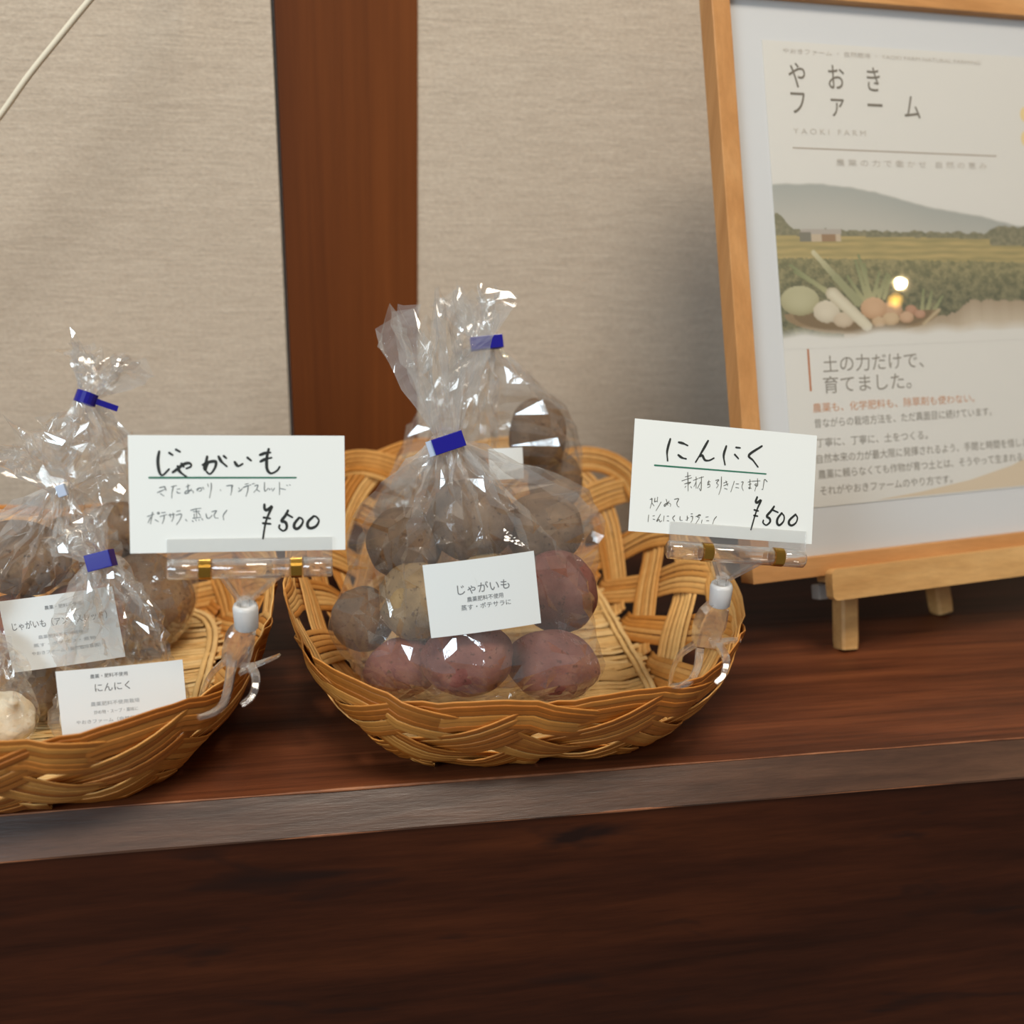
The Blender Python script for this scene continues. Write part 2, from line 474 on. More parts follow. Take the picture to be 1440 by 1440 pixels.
o = obj('fascia_board', bm, M['shelf_front'], ledge); o['label'] = 'dark knotted board below the slanted edge'

# ------------------------------------------------------------------ hanging cord at the upper left
bm = bmesh.new()
ps = [px(-330, 760, 0.712), px(-250, 560, 0.69), px(-150, 372, 0.67), px(-60, 240, 0.66), px(0, 163, 0.66), px(40, 107, 0.66), px(80, 57, 0.66), px(124, 3, 0.66), px(170, -50, 0.66), px(215, -100, 0.68), px(250, -140, 0.715)]
add_sweep(bm, spline(ps, 66), circle(0.0018, 8))
o = obj('hanging_cord', bm, M['cord'], None, True)
tag(o, 'thin cream cord slanting across the upper left cloth wall', 'cord')

# ------------------------------------------------------------------ woven baskets
def superellipse(a, b, e, n=720):
    raw = []
    for k in range(n):
        t = 2 * math.pi * k / n - math.pi / 2
        c, s = math.cos(t), math.sin(t)
        raw.append((a * math.copysign(abs(c) ** (2 / e), c), b * math.copysign(abs(s) ** (2 / e), s)))
    acc = [0.0]
    for k in range(n):
        p, q = raw[k], raw[(k + 1) % n]
        acc.append(acc[-1] + math.hypot(q[0] - p[0], q[1] - p[1]))
    tot = acc[-1]; out = []; j = 0
    for k in range(n):
        d = tot * k / n
        while acc[j + 1] < d: j += 1
        f = (d - acc[j]) / max(1e-12, acc[j + 1] - acc[j])
        p, q = raw[j % n], raw[(j + 1) % n]
        out.append((p[0] + (q[0] - p[0]) * f, p[1] + (q[1] - p[1]) * f))
    return out

def lut(T, s):
    n = len(T); x = (s % 1.0) * n; i = int(x) % n; f = x - int(x)
    p, q = T[i], T[(i + 1) % n]
    return p[0] + (q[0] - p[0]) * f, p[1] + (q[1] - p[1]) * f

class Shape:
    """base and rim outlines of a basket and the height of its rim"""
    def __init__(s, ba, bb, ra, rb, h0, h1, axis):
        s.ba, s.bb, s.rim, s.foot = ba, bb, superellipse(ra, rb, 3.0), superellipse(ba, bb, 4.6)
        s.h0, s.h1, s.axis, s.ext = h0, h1, axis, (ra, rb)[axis]
    def pt(s, u, v):
        fx, fy = lut(s.foot, u); rx, ry = lut(s.rim, u)
        e = 0.30 * v + 0.70 * (1 - (1 - v) ** 1.9) if v < 1 else 1.0 + 0.30 * (v - 1)
        h = s.h0 + (s.h1 - s.h0) * ((rx, ry)[s.axis] + s.ext) / (2 * s.ext)
        return Vector((fx + (rx - fx) * e, fy + (ry - fy) * e, 0.0032 + h * v))
    def frame(s, u, v):
        e = 1e-3
        du = s.pt(u + e, v) - s.pt(u - e, v); dv = s.pt(u, v + e) - s.pt(u, v - e)
        return s.pt(u, v), du, dv, du.cross(dv).normalized()

def make_basket(name, label, centre, seed, shape, rot=0.0):
    BA, BB, FOOT, wall_frame = shape.ba, shape.bb, shape.foot, shape.frame
    rnd = random.Random(seed)
    root = thing(name, label, 'basket', centre)
    NBUN, SPAN, NR, PITCH = 14, 5, 6, 0.0033
    bm = bmesh.new(); tones = []
    hw, ht = 0.00170, 0.00042
    prof = [(-hw, 0), (-hw * .86, ht), (-hw * .5, ht * 1.1), (hw * .5, ht * 1.1), (hw * .86, ht), (hw, 0), (hw * .8, -ht), (-hw * .8, -ht)]
    for i in range(NBUN):
        s0 = i / NBUN; W = SPAN / NBUN; NS = 46
        btone = rnd.uniform(-0.15, 0.15); jit = rnd.uniform(-0.004, 0.004)
        cen = []
        for k in range(NS + 1):
            t = k / NS
            v = 0.5 - 0.5 * math.cos(2 * math.pi * t)
            v = v * 0.97 + 0.015
            s = s0 + W * t + jit
            P, du, dv, N = wall_frame(s, v)
            if t <= 0.5:
                q = NBUN * (s0 + 2 * W * t) - SPAN
                off = math.cos(math.pi * (q + i))
            else:
                pq = NBUN * (s0 + W - 2 * W * (1 - t)) ; q = NBUN * (s0 + W * t - W * (1 - t))
                off = -math.cos(math.pi * (q + i))
            # at the crown the band turns over: cross smoothly from outer to inner
            a = abs(t - 0.5)
            if a < 0.07: off = (0.5 - t) / 0.07 * abs(off)
            cen.append((P, N, off, t))
        for j in range(NR):
            d = (j - (NR - 1) / 2) * PITCH
            dj = rnd.uniform(-0.0005, 0.0005); oj = rnd.uniform(-0.0003, 0.0003); tone = min(1, max(0, 0.5 + btone + rnd.uniform(-0.3, 0.3)))
            pts, ups = [], []
            for k in range(NS + 1):
                P, N, off, t = cen[k]
                T = (cen[min(k + 1, NS)][0] - cen[max(k - 1, 0)][0]).normalized()
                Lt = N.cross(T).normalized()
                nar = 1.0 - 0.12 * math.cos(4 * math.pi * t)
                q = P + Lt * ((d + dj) * nar) + N * (off * 0.0016 + oj)
                if q.z < 0.0012: q.z = 0.0012
                pts.append(q); ups.append(N)
            n0 = len(bm.verts)
            add_sweep(bm, pts, prof, ups)
            tones += [min(1, max(0, tone + (-0.36 if 0 < m_ < 5 else 0.2))) for _ in pts for m_ in range(8)]  # outer faces darker, inner paler: the basket's shaded outside painted into the tone
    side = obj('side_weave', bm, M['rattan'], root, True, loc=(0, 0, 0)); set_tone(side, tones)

    # base: strips laid side to side over cross slats
    bm = bmesh.new(); tones = []
    y = -BB + 0.004
    e = 4.6
    while y < BB - 0.003:
        w = rnd.uniform(0.0011, 0.0019)
        xl = BA * (1 - min(0.999, abs(y) / BB) ** e) ** (1 / e)
        for seg in range(1 if rnd.random() < 0.7 else 2):
            x0 = -xl + rnd.uniform(-0.004, 0.006); x1 = xl + rnd.uniform(-0.006, 0.004)
            if seg: y += 0.0016
            slope = rnd.uniform(-0.0012, 0.0012); ph = rnd.random() * 6
            pts = []
            for k in range(13):
                f = k / 12; x = x0 + (x1 - x0) * f
                pts.append((x, y + slope * (f - .5) * 2, 0.0044 + 0.0007 * math.sin(x * 210 + ph) + 0.0045 * max(0, abs(f - .5) * 2 - 0.90) * 5))
            n0 = len(bm.verts)
            add_sweep(bm, pts, [(-w, -0.0004), (-w * .7, 0.0005), (w * .7, 0.0005), (w, -0.0004)], ZV)
            tn = min(1, max(0, 0.55 + rnd.uniform(-0.4, 0.4))); tones += [tn] * (len(bm.verts) - n0)
        y += 2 * w * 0.93 + (0.0012 if rnd.random() < 0.14 else 0)
    for k in range(7):
        x = -BA * 0.80 + k * BA * 0.2667
        n0 = len(bm.verts)
        add_sweep(bm, [(x, -BB * 0.80 + 2 * BB * 0.80 * q / 8, 0.0022) for q in range(9)], [(-.004, -.0006), (-.004, .0006), (.004, .0006), (.004, -.0006)], ZV)
        tones += [0.3] * (len(bm.verts) - n0)
    # binding strips that hold the base ends, following the base outline
    for k, (ins, zz) in enumerate(((0.0025, 0.0078), (0.0062, 0.0072))):
        pts = []
        for q in range(97):
            x_, y_ = lut(FOOT, q / 96); l = math.hypot(x_, y_)
            pts.append((x_ * (1 - ins / l), y_ * (1 - ins / l), zz + 0.0004 * math.sin(q * 1.7)))
        n0 = len(bm.verts)
        add_sweep(bm, pts, [(-.0017, -.0005), (-.0012, .0006), (.0012, .0006), (.0017, -.0005)], ZV, caps=False)
        tones += [0.75 - 0.2 * k] * (len(bm.verts) - n0)
    b = obj('base', bm, M['rattan_base'], root, True, loc=(0, 0, 0)); set_tone(b, tones)
    b['label'] = 'paler base of close-laid strips'
    root.rotation_euler.z = rot
    return root

BR, BL = Vector((0.095, 0.539, 0.0)), Vector((-0.182, 0.516, 0.0))
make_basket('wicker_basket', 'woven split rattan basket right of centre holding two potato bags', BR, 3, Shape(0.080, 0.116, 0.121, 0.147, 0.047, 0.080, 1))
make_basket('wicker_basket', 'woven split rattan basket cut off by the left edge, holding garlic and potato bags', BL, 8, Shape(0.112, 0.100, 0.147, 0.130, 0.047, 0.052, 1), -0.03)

# ------------------------------------------------------------------ vegetables
def potato(name, label, group, c, r, mat, seed, cat='potato'):
    rnd = random.Random(seed)
    bm = bmesh.new()
    bmesh.ops.create_icosphere(bm, subdivisions=4, radius=1.0)
    ph = Vector((rnd.random() * 50, rnd.random() * 50, rnd.random() * 50))
    eyes = [Vector((rnd.gauss(0, 1), rnd.gauss(0, 1), rnd.gauss(0, 1))).normalized() for _ in range(6)]
    for q in bm.verts:
        n = q.co.normalized()
        k = 1 + 0.085 * noise.noise(n * 0.9 + ph) + 0.04 * noise.noise(n * 2.2 + ph)
        for e in eyes:
            a = n.dot(e)
            if a > 0.95: k -= 0.05 * ((a - 0.95) / 0.05) ** 2
        q.co = n * k
        q.co = Vector((q.co.x * r[0], q.co.y * r[1], q.co.z * r[2]))
    rot = Matrix.Rotation(rnd.uniform(-.35, .35), 3, 'Y') @ Matrix.Rotation(rnd.uniform(-.3, .3), 3, 'X')
    for q in bm.verts: q.co = rot @ q.co
    o = obj(name, bm, mat, None, True, loc=c)
    return tag(o, label, cat, group)

def garlic(label, group, c, r, seed, tilt):
    rnd = random.Random(seed)
    root = thing('garlic_bulb', label, 'garlic', c, group)
    bm = bmesh.new(); NT, NZ = 48, 26
    rows = []
    for k in range(NZ + 1):
        f = k / NZ; z = -0.8 + 2.3 * f
        if f < 0.62:
            rad = math.sin(math.pi * (0.12 + 0.80 * f / 0.62 * 0.72)) ** 0.7
        else:
            g = (f - 0.62) / 0.38
            r0 = math.sin(math.pi * (0.12 + 0.80 * 0.72)) ** 0.7
            rad = 0.16 + (r0 - 0.16) * (1 - g) ** 2.4
        row = []
        for j in range(NT):
            t = 2 * math.pi * j / NT
            lob = 1 + 0.075 * (abs(math.cos(3.5 * t + seed)) - 0.6) * (1 if f < 0.75 else 0.3)
            row.append(bm.verts.new((r * rad * lob * math.cos(t), r * rad * lob * math.sin(t), r * 0.78 * z)))
        rows.append(row)
    for k in range(NZ):
        for j in range(NT): bm.faces.new((rows[k][j], rows[k][(j + 1) % NT], rows[k + 1][(j + 1) % NT], rows[k + 1][j]))
    bm.faces.new(list(reversed(rows[0]))); bm.faces.new(rows[-1])
    obj('bulb', bm, M['garlic'], root, True, loc=(0, 0, 0))
    bm = bmesh.new()
    for k in range(20):
        a = rnd.uniform(0, 6.28); q = rnd.uniform(0, 0.28) * r
        add_sweep(bm, [(q * math.cos(a), q * math.sin(a), -0.60 * r), (q * 1.2 * math.cos(a), q * 1.2 * math.sin(a), -0.72 * r)], circle(0.0006, 5))
    o = obj('root_plate', bm, M['garlic_root'], root, False, loc=(0, 0, 0)); o['label'] = 'brown cut roots'
    root.rotation_euler = tilt
    return root

def spud(pxx, pyy, Y, rx, ry, mat, label, group, seed, name='potato'):
    """a potato whose middle is seen at the pixel, rx and ry its half size there in pixels"""
    c = px(pxx, pyy, Y); dep = (c - CAM_POS).dot(-R_BACK) / 1440
    a, b = rx * dep, ry * dep
    R3 = (a, min(a, b) * 1.02, b)
    potato(name, label, group, c, R3, M[mat], seed)
    return (c, R3)

# ------------------------------------------------------------------ cellophane bags
def smooth01(t):
    t = max(0.0, min(1.0, t)); return t * t * (3 - 2 * t)

def film_mesh(items, base, neck, neck_r, tip, flare, seed, nt=52, nz=27, nr=13, margin=0.0016, loose=0.0, puff=0.004, fold=5, squash=0.6, flat_dir=0.3, z0=0.0085):
    """a bag drawn round its contents, gathered at `neck` and fanning out to `tip`"""
    rnd = random.Random(seed); bm = bmesh.new()
    base, neck, tip = Vector(base), Vector(neck), Vector(tip)
    zs = [z0 + (neck.z - z0) * k / nz for k in range(nz + 1)]
    def axis(z):
        f = (z - z0) / (neck.z - z0); f = f * f * (1.6 - 0.6 * f)
        return base.x + (neck.x - base.x) * f, base.y + (neck.y - base.y) * f
    TH = [2 * math.pi * k / nt for k in range(nt)]
    rad = []
    for z in zs:
        ax, ay = axis(z); h = []
        for t in TH:
            best = -1.0; ct, st = math.cos(t), math.sin(t)
            for c, r in items:
                d = (z - c.z) / (r[2] * 1.02)
                if abs(d) >= 1: continue
                k = math.sqrt(1 - d * d)
                best = max(best, (c.x - ax) * ct + (c.y - ay) * st + math.hypot(r[0] * k * ct, r[1] * k * st))
            h.append(best)
        row = []
        for a in range(nt):
            m_ = 9.0; ok = False
            for b in range(-nt // 4 + 2, nt // 4 - 1):
                hv = h[(a + b) % nt]
                if hv > 0: m_ = min(m_, hv / math.cos(2 * math.pi * b / nt)); ok = True
            row.append(m_ + margin if ok and m_ < 1 else 0.0)
        rad.append(row)
    # upper hull in height for every direction: the sheet is pulled taut to the neck
    for a in range(nt):
        col = [rad[k][a] for k in range(nz + 1)]; col[-1] = neck_r
        col[0] = max(col[0], 0.5 * max(col[:8]))
        hull = [0]
        for k in range(1, nz + 1):
            if col[k] <= 0: continue
            while len(hull) >= 2 and (col[hull[-1]] - col[hull[-2]]) * (k - hull[-2]) <= (col[k] - col[hull[-2]]) * (hull[-1] - hull[-2]):
                hull.pop()
            hull.append(k)
        for i in range(len(hull) - 1):
            p, q = hull[i], hull[i + 1]
            for k in range(p, q + 1): col[k] = col[p] + (col[q] - col[p]) * (k - p) / (q - p)
        for k in range(nz + 1): rad[k][a] = col[k]
    crush = []
    pk = [(rnd.randint(5, 8), rnd.random() * 6.28), (rnd.randint(10, 15), rnd.random() * 6.28), (rnd.randint(17, 23), rnd.random() * 6.28)]
    rows = []
    for k, z in enumerate(zs):
        ax, ay = axis(z); f = k / nz; row = []
        pleat = 0.05 * smooth01((f - 0.1) / 0.3) + 0.34 * smooth01((f - 0.40) / 0.55)
        for a, t in enumerate(TH):
            r = rad[k][a] + puff * math.sin(math.pi * max(0, (f - .45) / .55)) ** 2
            crush.append(smooth01((f - .70) / .3))
            w = sum(c * math.sin(n_ * t + p_ + 1.3 * f) for c, (n_, p_) in zip((0.5, 0.5, 0.35), pk))
            r *= 1 + pleat * w * (1 if k < nz else 0.5)
            r += loose * (noise.noise(Vector((3 * math.cos(t), 3 * math.sin(t), z * 40 + seed))) )
            j = 0.0009 + 0.0011 * smooth01((f - 0.4) / 0.4)
            if k in (0, nz): j = 0.0003
            row.append(bm.verts.new((ax + r * math.cos(t) + rnd.uniform(-j, j), ay + r * math.sin(t) + rnd.uniform(-j, j), z + (rnd.uniform(-j, j) * 1.3 if 0 < k < nz else 0))))
        rows.append(row)
    # the gathered end above the tie
    dirn = tip - neck; L = dirn.length; dn = dirn.normalized()
    sx = (XV - dn * XV.dot(dn)).normalized(); sy = dn.cross(sx)
    ends = [0.80 + 0.36 * noise.noise(Vector((2.2 * math.cos(t), 2.2 * math.sin(t), seed * 3.3))) + rnd.uniform(-0.09, 0.11) for t in TH]
    for k in range(1, nr + 1):
        f = k / nr; row = []
        R = neck_r + (flare - neck_r) * (f ** 0.85)
        for a, t in enumerate(TH):
            am = smooth01(f * 2.2); crush.append(1 - .6 * f)
            w = 0.62 * math.sin(fold * t + pk[0][1]) + 0.36 * math.sin((2 * fold + 1) * t + pk[1][1] + f) + 0.2 * math.sin((4 * fold - 1) * t + pk[2][1])
            r = R * (0.62 + 0.46 * am * w)
            ell = 1 - (1 - squash) * am
            u_, v_ = math.cos(t + flat_dir) * r, math.sin(t + flat_dir) * r * ell
            bend = dn * (L * f * (1 + (ends[a] - 1) * f))
            wob = 0.0045 * f * noise.noise(Vector((4 * math.cos(t), 4 * math.sin(t), 5 * f + seed)))
            j = 0.0010 * f
            row.append(bm.verts.new(neck + bend + sx * (u_ + wob + rnd.uniform(-j, j)) + sy * (v_ + wob + rnd.uniform(-j, j))))
        rows.append(row)
    for k in range(len(rows) - 1):
        for a in range(nt):
            A, B, Cc, D = rows[k][a], rows[k][(a + 1) % nt], rows[k + 1][(a + 1) % nt], rows[k + 1][a]
            if (a * 7 + k * 3 + rnd.randint(0, 1)) % 2:
                bm.faces.new((A, B, Cc)); bm.faces.new((A, Cc, D))
            else:
                bm.faces.new((A, B, D)); bm.faces.new((B, Cc, D))
    cen = bm.verts.new((base.x, base.y, z0))
    for a in range(nt): bm.faces.new((cen, rows[0][(a + 1) % nt], rows[0][a]))
    crush.append(0.0)
    return bm, crush

def film_obj(res, parent):
    o = obj('film', res[0], M['film'], parent)
    o.data.attributes.new('crush', 'FLOAT', 'POINT').data.foreach_set('value', res[1])
    return o

def tape_tie(parent, at, ang, yaw, wid, hgt, thick, tail=True):
    u, v, n = basis(yaw, 0.35, ang)
    bm = bmesh.new()
    add_box(bm, at + n * thick, u, v, n, wid / 2, hgt / 2, 0.0005, 0, 0.0003)
    add_box(bm, at - n * thick, u, v, n, wid / 2 * 0.96, hgt / 2, 0.0005, 0, 0.0003)
    add_box(bm, at + u * (wid / 2 - 0.0006), u, v, n, 0.0006, hgt / 2, thick, 0)
    if tail:
        add_box(bm, at - u * (wid / 2 + 0.0011) + n * (thick * 0.6), u, v, n, 0.0016, hgt / 2 * 0.96, 0.0004, 1)
    o = obj('tape', bm, [M['tape_blue'], M['tape_clear']], parent); o['label'] = 'blue tape closing the neck'
    return o

def sticker(parent, at, w, h, yaw, lean, roll, lines, curl=0.0, label='white printed label'):
    """paper label: lines are (text, mm high, mm from left, mm below top edge, material index, track)"""
    u, v, n = basis(yaw, lean, roll)
    bm = bmesh.new(); NX = 12
    rows = []
    for side in (0, 1):
        for yy in (-h / 2, h / 2):
            rows.append([bm.verts.new(at + u * (w * (k / NX - .5)) + v * yy - n * (side * 0.00022)) for k in range(NX + 1)])
    for k in range(NX):
        bm.faces.new((rows[0][k], rows[0][k + 1], rows[1][k + 1], rows[1][k]))
        bm.faces.new((rows[2][k + 1], rows[2][k], rows[3][k], rows[3][k + 1]))
        bm.faces.new((rows[1][k], rows[1][k + 1], rows[3][k + 1], rows[3][k]))
        bm.faces.new((rows[0][k + 1], rows[0][k], rows[2][k], rows[2][k + 1]))
    bm.faces.new((rows[0][0], rows[1][0], rows[3][0], rows[2][0])); bm.faces.new((rows[1][NX], rows[0][NX], rows[2][NX], rows[3][NX]))
    for txt, size, lx, ty, mi, wd in lines:
        add_text(bm, txt, size / 1000, at + u * (lx / 1000 - w / 2) + v * (h / 2 - ty / 1000), u, v, n, mi, width=wd / 1000)
    if curl:
        for q in bm.verts:
            s = (q.co - at).dot(u) / w
            q.co -= n * (curl * (2 * s) ** 2)
    o = obj('label', bm, [M['sticker'], M['ink_grey'], M['ink_grey_faint']], parent); o['label'] = label
    return o

def bag(name, label, at, group=None):
    return thing(name, label, 'bag', at, group)

# --- front bag in the right basket
GP = 'potatoes in the front bag of the right basket'
P1 = [spud(565, 940, .455, 56, 42, 'potato_red', 'dusty red potato lying at lower left of the front bag', GP, 11),
      spud(660, 925, .438, 66, 54, 'potato_red', 'large greyish red potato at bottom centre, below the white label', GP, 12),
      spud(778, 936, .450, 66, 50, 'potato_red', 'plum red oblong potato at the lower right corner of the front bag', GP, 13),
      spud(588, 846, .468, 56, 56, 'potato_tan', 'round tan potato touching the left side of the white potato label', GP, 14),
      spud(682, 832, .474, 60, 56, 'potato_tan', 'tan potato mostly covered by the white label, its top peeking out above', GP, 15),
      spud(786, 832, .474, 54, 62, 'potato_red', 'pinkish red potato touching the right side of the white label', GP, 16),
      spud(510, 870, .492, 44, 46, 'potato_brown', 'small grey brown potato at the far left of the front bag', GP, 17),
      spud(568, 764, .492, 54, 52, 'potato_brown', 'brown potato at upper left of the front bag', GP, 18),
      spud(662, 732, .492, 62, 60, 'potato_brown', 'big brown potato on top, directly below the front blue tape', GP, 19),
      spud(765, 744, .496, 54, 52, 'potato_brown', 'brown potato with a deep eye at upper right of the front bag', GP, 20)]
b1 = bag('cellophane_bag', 'tied clear bag of mixed potatoes with white label, at the front of the right basket', (0.07, 0.47, 0.01))
NK = px(630, 624, .478)
bm = film_mesh(P1, (0.070, 0.472, 0), NK, 0.0085, px(600, 408, .486), 0.030, 5, squash=0.55)
film_obj(bm, b1)
tape_tie(b1, px(630, 623, .470), 0.30, 0.0, 0.0155, 0.0078, 0.0030)
sticker(b1, px(679, 837, .4265), 0.0523, 0.0350, -0.038, 0.22, 0.108,
        [('じゃがいも', 5.4, 14.6, 15.6, 1, 24.5), ('農薬肥料不使用', 2.6, 18.6, 19.6, 1, 17.0), ('蒸す・ポテサラに', 2.9, 15.4, 23.4, 1, 23.5)], 0.0015,
        'white paper label printed with potato text')

# --- rear bag in the right basket
GQ = 'potatoes in the rear bag of the right basket'
P2 = [spud(757, 612, .585, 42, 52, 'potato_brown', 'upright brown potato at the top right of the rear bag', GQ, 31),
      spud(780, 676, .592, 38, 46, 'potato_brown', 'smaller brown potato at the right edge of the rear bag, above the basket rim', GQ, 32),
      spud(640, 668, .60, 50, 46, 'potato_brown', 'brown potato of the rear bag behind the front blue tape', GQ, 33),
      spud(575, 720, .60, 46, 46, 'potato_brown', 'brown potato at the left edge of the rear bag', GQ, 34),
      spud(690, 745, .60, 54, 46, 'potato_red', 'red potato of the rear bag hidden behind the top front potato', GQ, 35),
      spud(770, 752, .60, 46, 44, 'potato_brown', 'brown potato low in the rear bag by the right', GQ, 36),
      spud(590, 800, .585, 48, 44, 'potato_brown', 'brown potato low in the rear bag by the left', GQ, 37)]
b2 = bag('cellophane_bag', 'tall tied clear bag of brown potatoes at the back of the right basket', (0.075, 0.59, 0.01))
NK2 = px(683, 486, .580)
bm = film_mesh(P2, (0.078, 0.592, 0), NK2, 0.0075, px(655, 402, .592), 0.026, 9, squash=0.5, nr=10)
film_obj(bm, b2)
tape_tie(b2, px(684, 482, .572), 0.10, 0.0, 0.0185, 0.0075, 0.0030, False)
sticker(b2, px(712, 652, .553), 0.020, 0.018, 0.0, 0.3, 0.03, [], 0.0005, 'white paper label behind the front bag')

# --- bags in the left basket
GA = 'potatoes in the rear bag of the left basket'
PA = [spud(202, 844, .562, 66, 68, 'potato_brown', 'large brown potato at the right side of the rear left bag', GA, 41),
      spud(112, 778, .578, 62, 54, 'potato_brown', 'brown potato in the rear left bag, behind the middle bag', GA, 42),
      spud(165, 745, .582, 44, 40, 'potato_brown', 'brown potato at the top of the rear left bag, beside the card', GA, 43)]
bA = bag('cellophane_bag', 'tied clear bag with a blue twist, standing furthest back in the left basket', (-0.12, 0.56, 0.01))
NKA = px(122, 562, .577)
bm = film_mesh(PA, (-0.108, 0.578, 0), NKA, 0.006, px(152, 486, .582), 0.026, 21, margin=0.003, squash=0.5, nr=10, loose=0.003)
film_obj(bm, bA)
bm = bmesh.new()
q0 = px(121, 560, .569)
u, v, n = basis(0.3, 0.3, -0.45)
add_sweep(bm, [q0 + u * (0.0052 * math.cos(a)) + n * (0.0052 * math.sin(a)) for a in [2 * math.pi * k / 18 for k in range(19)]], [(-.0005, -.0032), (.0005, -.0032), (.0005, .0032), (-.0005, .0032)], v, caps=False)
add_box(bm, q0 + u * 0.0105 + n * 0.002, u, v, n, 0.0062, 0.0016, 0.0004, 0)
o = obj('twist_tie', bm, M['tape_blue'], bA); o['label'] = 'blue twist with one sticking-out tail'

GB = 'potatoes in the middle bag of the left basket'
PB = [spud(30, 786, .515, 66, 54, 'potato_brown', 'dark brown potato above the potato label at the far left', GB, 51),
      spud(20, 890, .505, 60, 56, 'potato_red', 'reddish potato behind the left edge of the left potato label', GB, 52),
      spud(115, 880, .515, 60, 60, 'potato_red', 'red brown potato behind the left potato label', GB, 53),
      spud(48, 970, .485, 50, 46, 'potato_brown', 'dark potato in the gap between the two left labels', GB, 54)]
bB = bag('cellophane_bag', 'tied clear bag of potatoes with a potato label in the middle of the left basket', (-0.16, 0.51, 0.01))
NKB = px(86, 690, .505)
bm = film_mesh(PB, (-0.160, 0.500, 0), NKB, 0.006, px(28, 592, .50), 0.034, 33, squash=0.6, nr=12, fold=4)
film_obj(bm, bB)
# a second wing of the gathered end, thrown to the right
bm = bmesh.new(); rnd = random.Random(4); rows = []
for k in range(9):
    f = k / 8; c = px(88 + 92 * f, 690 - 46 * f - 10 * math.sin(3.1 * f), .503 - 0.012 * f); w = 0.0015 + 0.0115 * f ** 0.8
    rows.append([bm.verts.new(c + ZV * (w * (j / 4 - 1)) + XV * (w * 0.25 * (j / 4 - 1)) + YV * (0.0042 * math.sin(j * 1.9) * f + rnd.uniform(-.001, .001))) for j in range(9)])
for k in range(8):
    for j in range(8): bm.faces.new((rows[k][j], rows[k][j + 1], rows[k + 1][j + 1])); bm.faces.new((rows[k][j], rows[k + 1][j + 1], rows[k + 1][j]))
o = obj('film_wing', bm, M['film'], bB); o['label'] = 'loose gathered end of the film thrown to the right'
bm = bmesh.new(); q0 = px(87, 690, .499); u, v, n = basis(0, .3, .3)
add_box(bm, q0, u, v, n, .0022, .0030, .0020, 0, .0006)
o = obj('tape', bm, M['tape_clear'], bB); o['label'] = 'small pale blue tape at the neck'
sticker(bB, px(87, 886, .466), 0.0527, 0.0353, -0.06, 0.21, 0.126,
        [('農薬・肥料不使用', 2.1, 20.5, 6.6, 1, 17), ('じゃがいも（アンデスレッド）', 4.2, 4.0, 14.6, 1, 44), ('農薬肥料不使用栽培', 2.0, 15, 20.4, 2, 21), ('蒸す・ポテサラ・煮物', 2.0, 12, 24.2, 2, 29), ('やおきファーム（自然栽培農園）', 2.0, 10.5, 28.0, 2, 32)], 0.001,
        'white label printed with potato variety text')

GC = 'garlic bulbs in the left basket'
gl = [(128, 1004, .452, 30, 0.4), (215, 1000, .455, 30, 1.7)]
PC = []
for k, (x, y, Y, r_, s_) in enumerate(gl):
    c = px(x, y, Y); rr = r_ * 0.47 / 1440 * 1.4
    garlic(['garlic bulb behind the left half of the garlic label', 'garlic bulb behind the right half of the garlic label'][k], GC, c, rr, s_ * 3, (0.3 * k, -0.2 + .3 * k, s_))
    PC.append((c, (rr * 1.2, rr * 1.2, rr * 1.2)))
bC = bag('cellophane_bag', 'tied clear bag with blue tape and garlic label at the front of the left basket', (-0.11, 0.45, 0.01))
NKC = px(142, 789, .462)
bm = film_mesh(PC, (-0.098, 0.455, 0), NKC, 0.0065, px(92, 722, .466), 0.018, 43, squash=0.6, nr=9, nt=56, fold=4, loose=0.004)
film_obj(bm, bC)
tape_tie(bC, px(142, 788, .455), 0.28, -0.15, 0.0115, 0.0078, 0.0034, False)
sticker(bC, px(173, 990, .424), 0.0545, 0.0353, 0.02, 0.24, 0.035,
        [('農薬・肥料不使用', 2.1, 14.5, 4.4, 1, 16), ('にんにく', 4.4, 16, 10.6, 1, 15), ('農薬肥料不使用栽培', 2.2, 13.5, 17.2, 2, 21), ('炒め物・スープ・薬味に', 2.0, 14.5, 21.0, 2, 19), ('やおきファーム（自然栽培農園）', 2.0, 6.5, 25.0, 2, 33)], 0.001,
        'white label printed with garlic text')

c = px(6, 1012, .448); rr = 0.0135
garlic('cream garlic bulb cut by the left picture edge, just behind the left basket rim', GC, c, rr, 5, (0.5, 0.35, 0.4))
c2 = px(-55, 1000, .455)
bD = bag('cellophane_bag', 'clear bag of garlic bulbs cut off by the left picture edge', (-0.19, 0.45, 0.01))
bm = film_mesh([(c, (rr, rr, rr)), (c2, (rr, rr, rr))], (c.x * .5 + c2.x * .5, .452, 0), px(-40, 880, .46), 0.006, px(-60, 820, .465), 0.02, 55, nr=8, nt=48, nz=22)
film_obj(bm, bD)

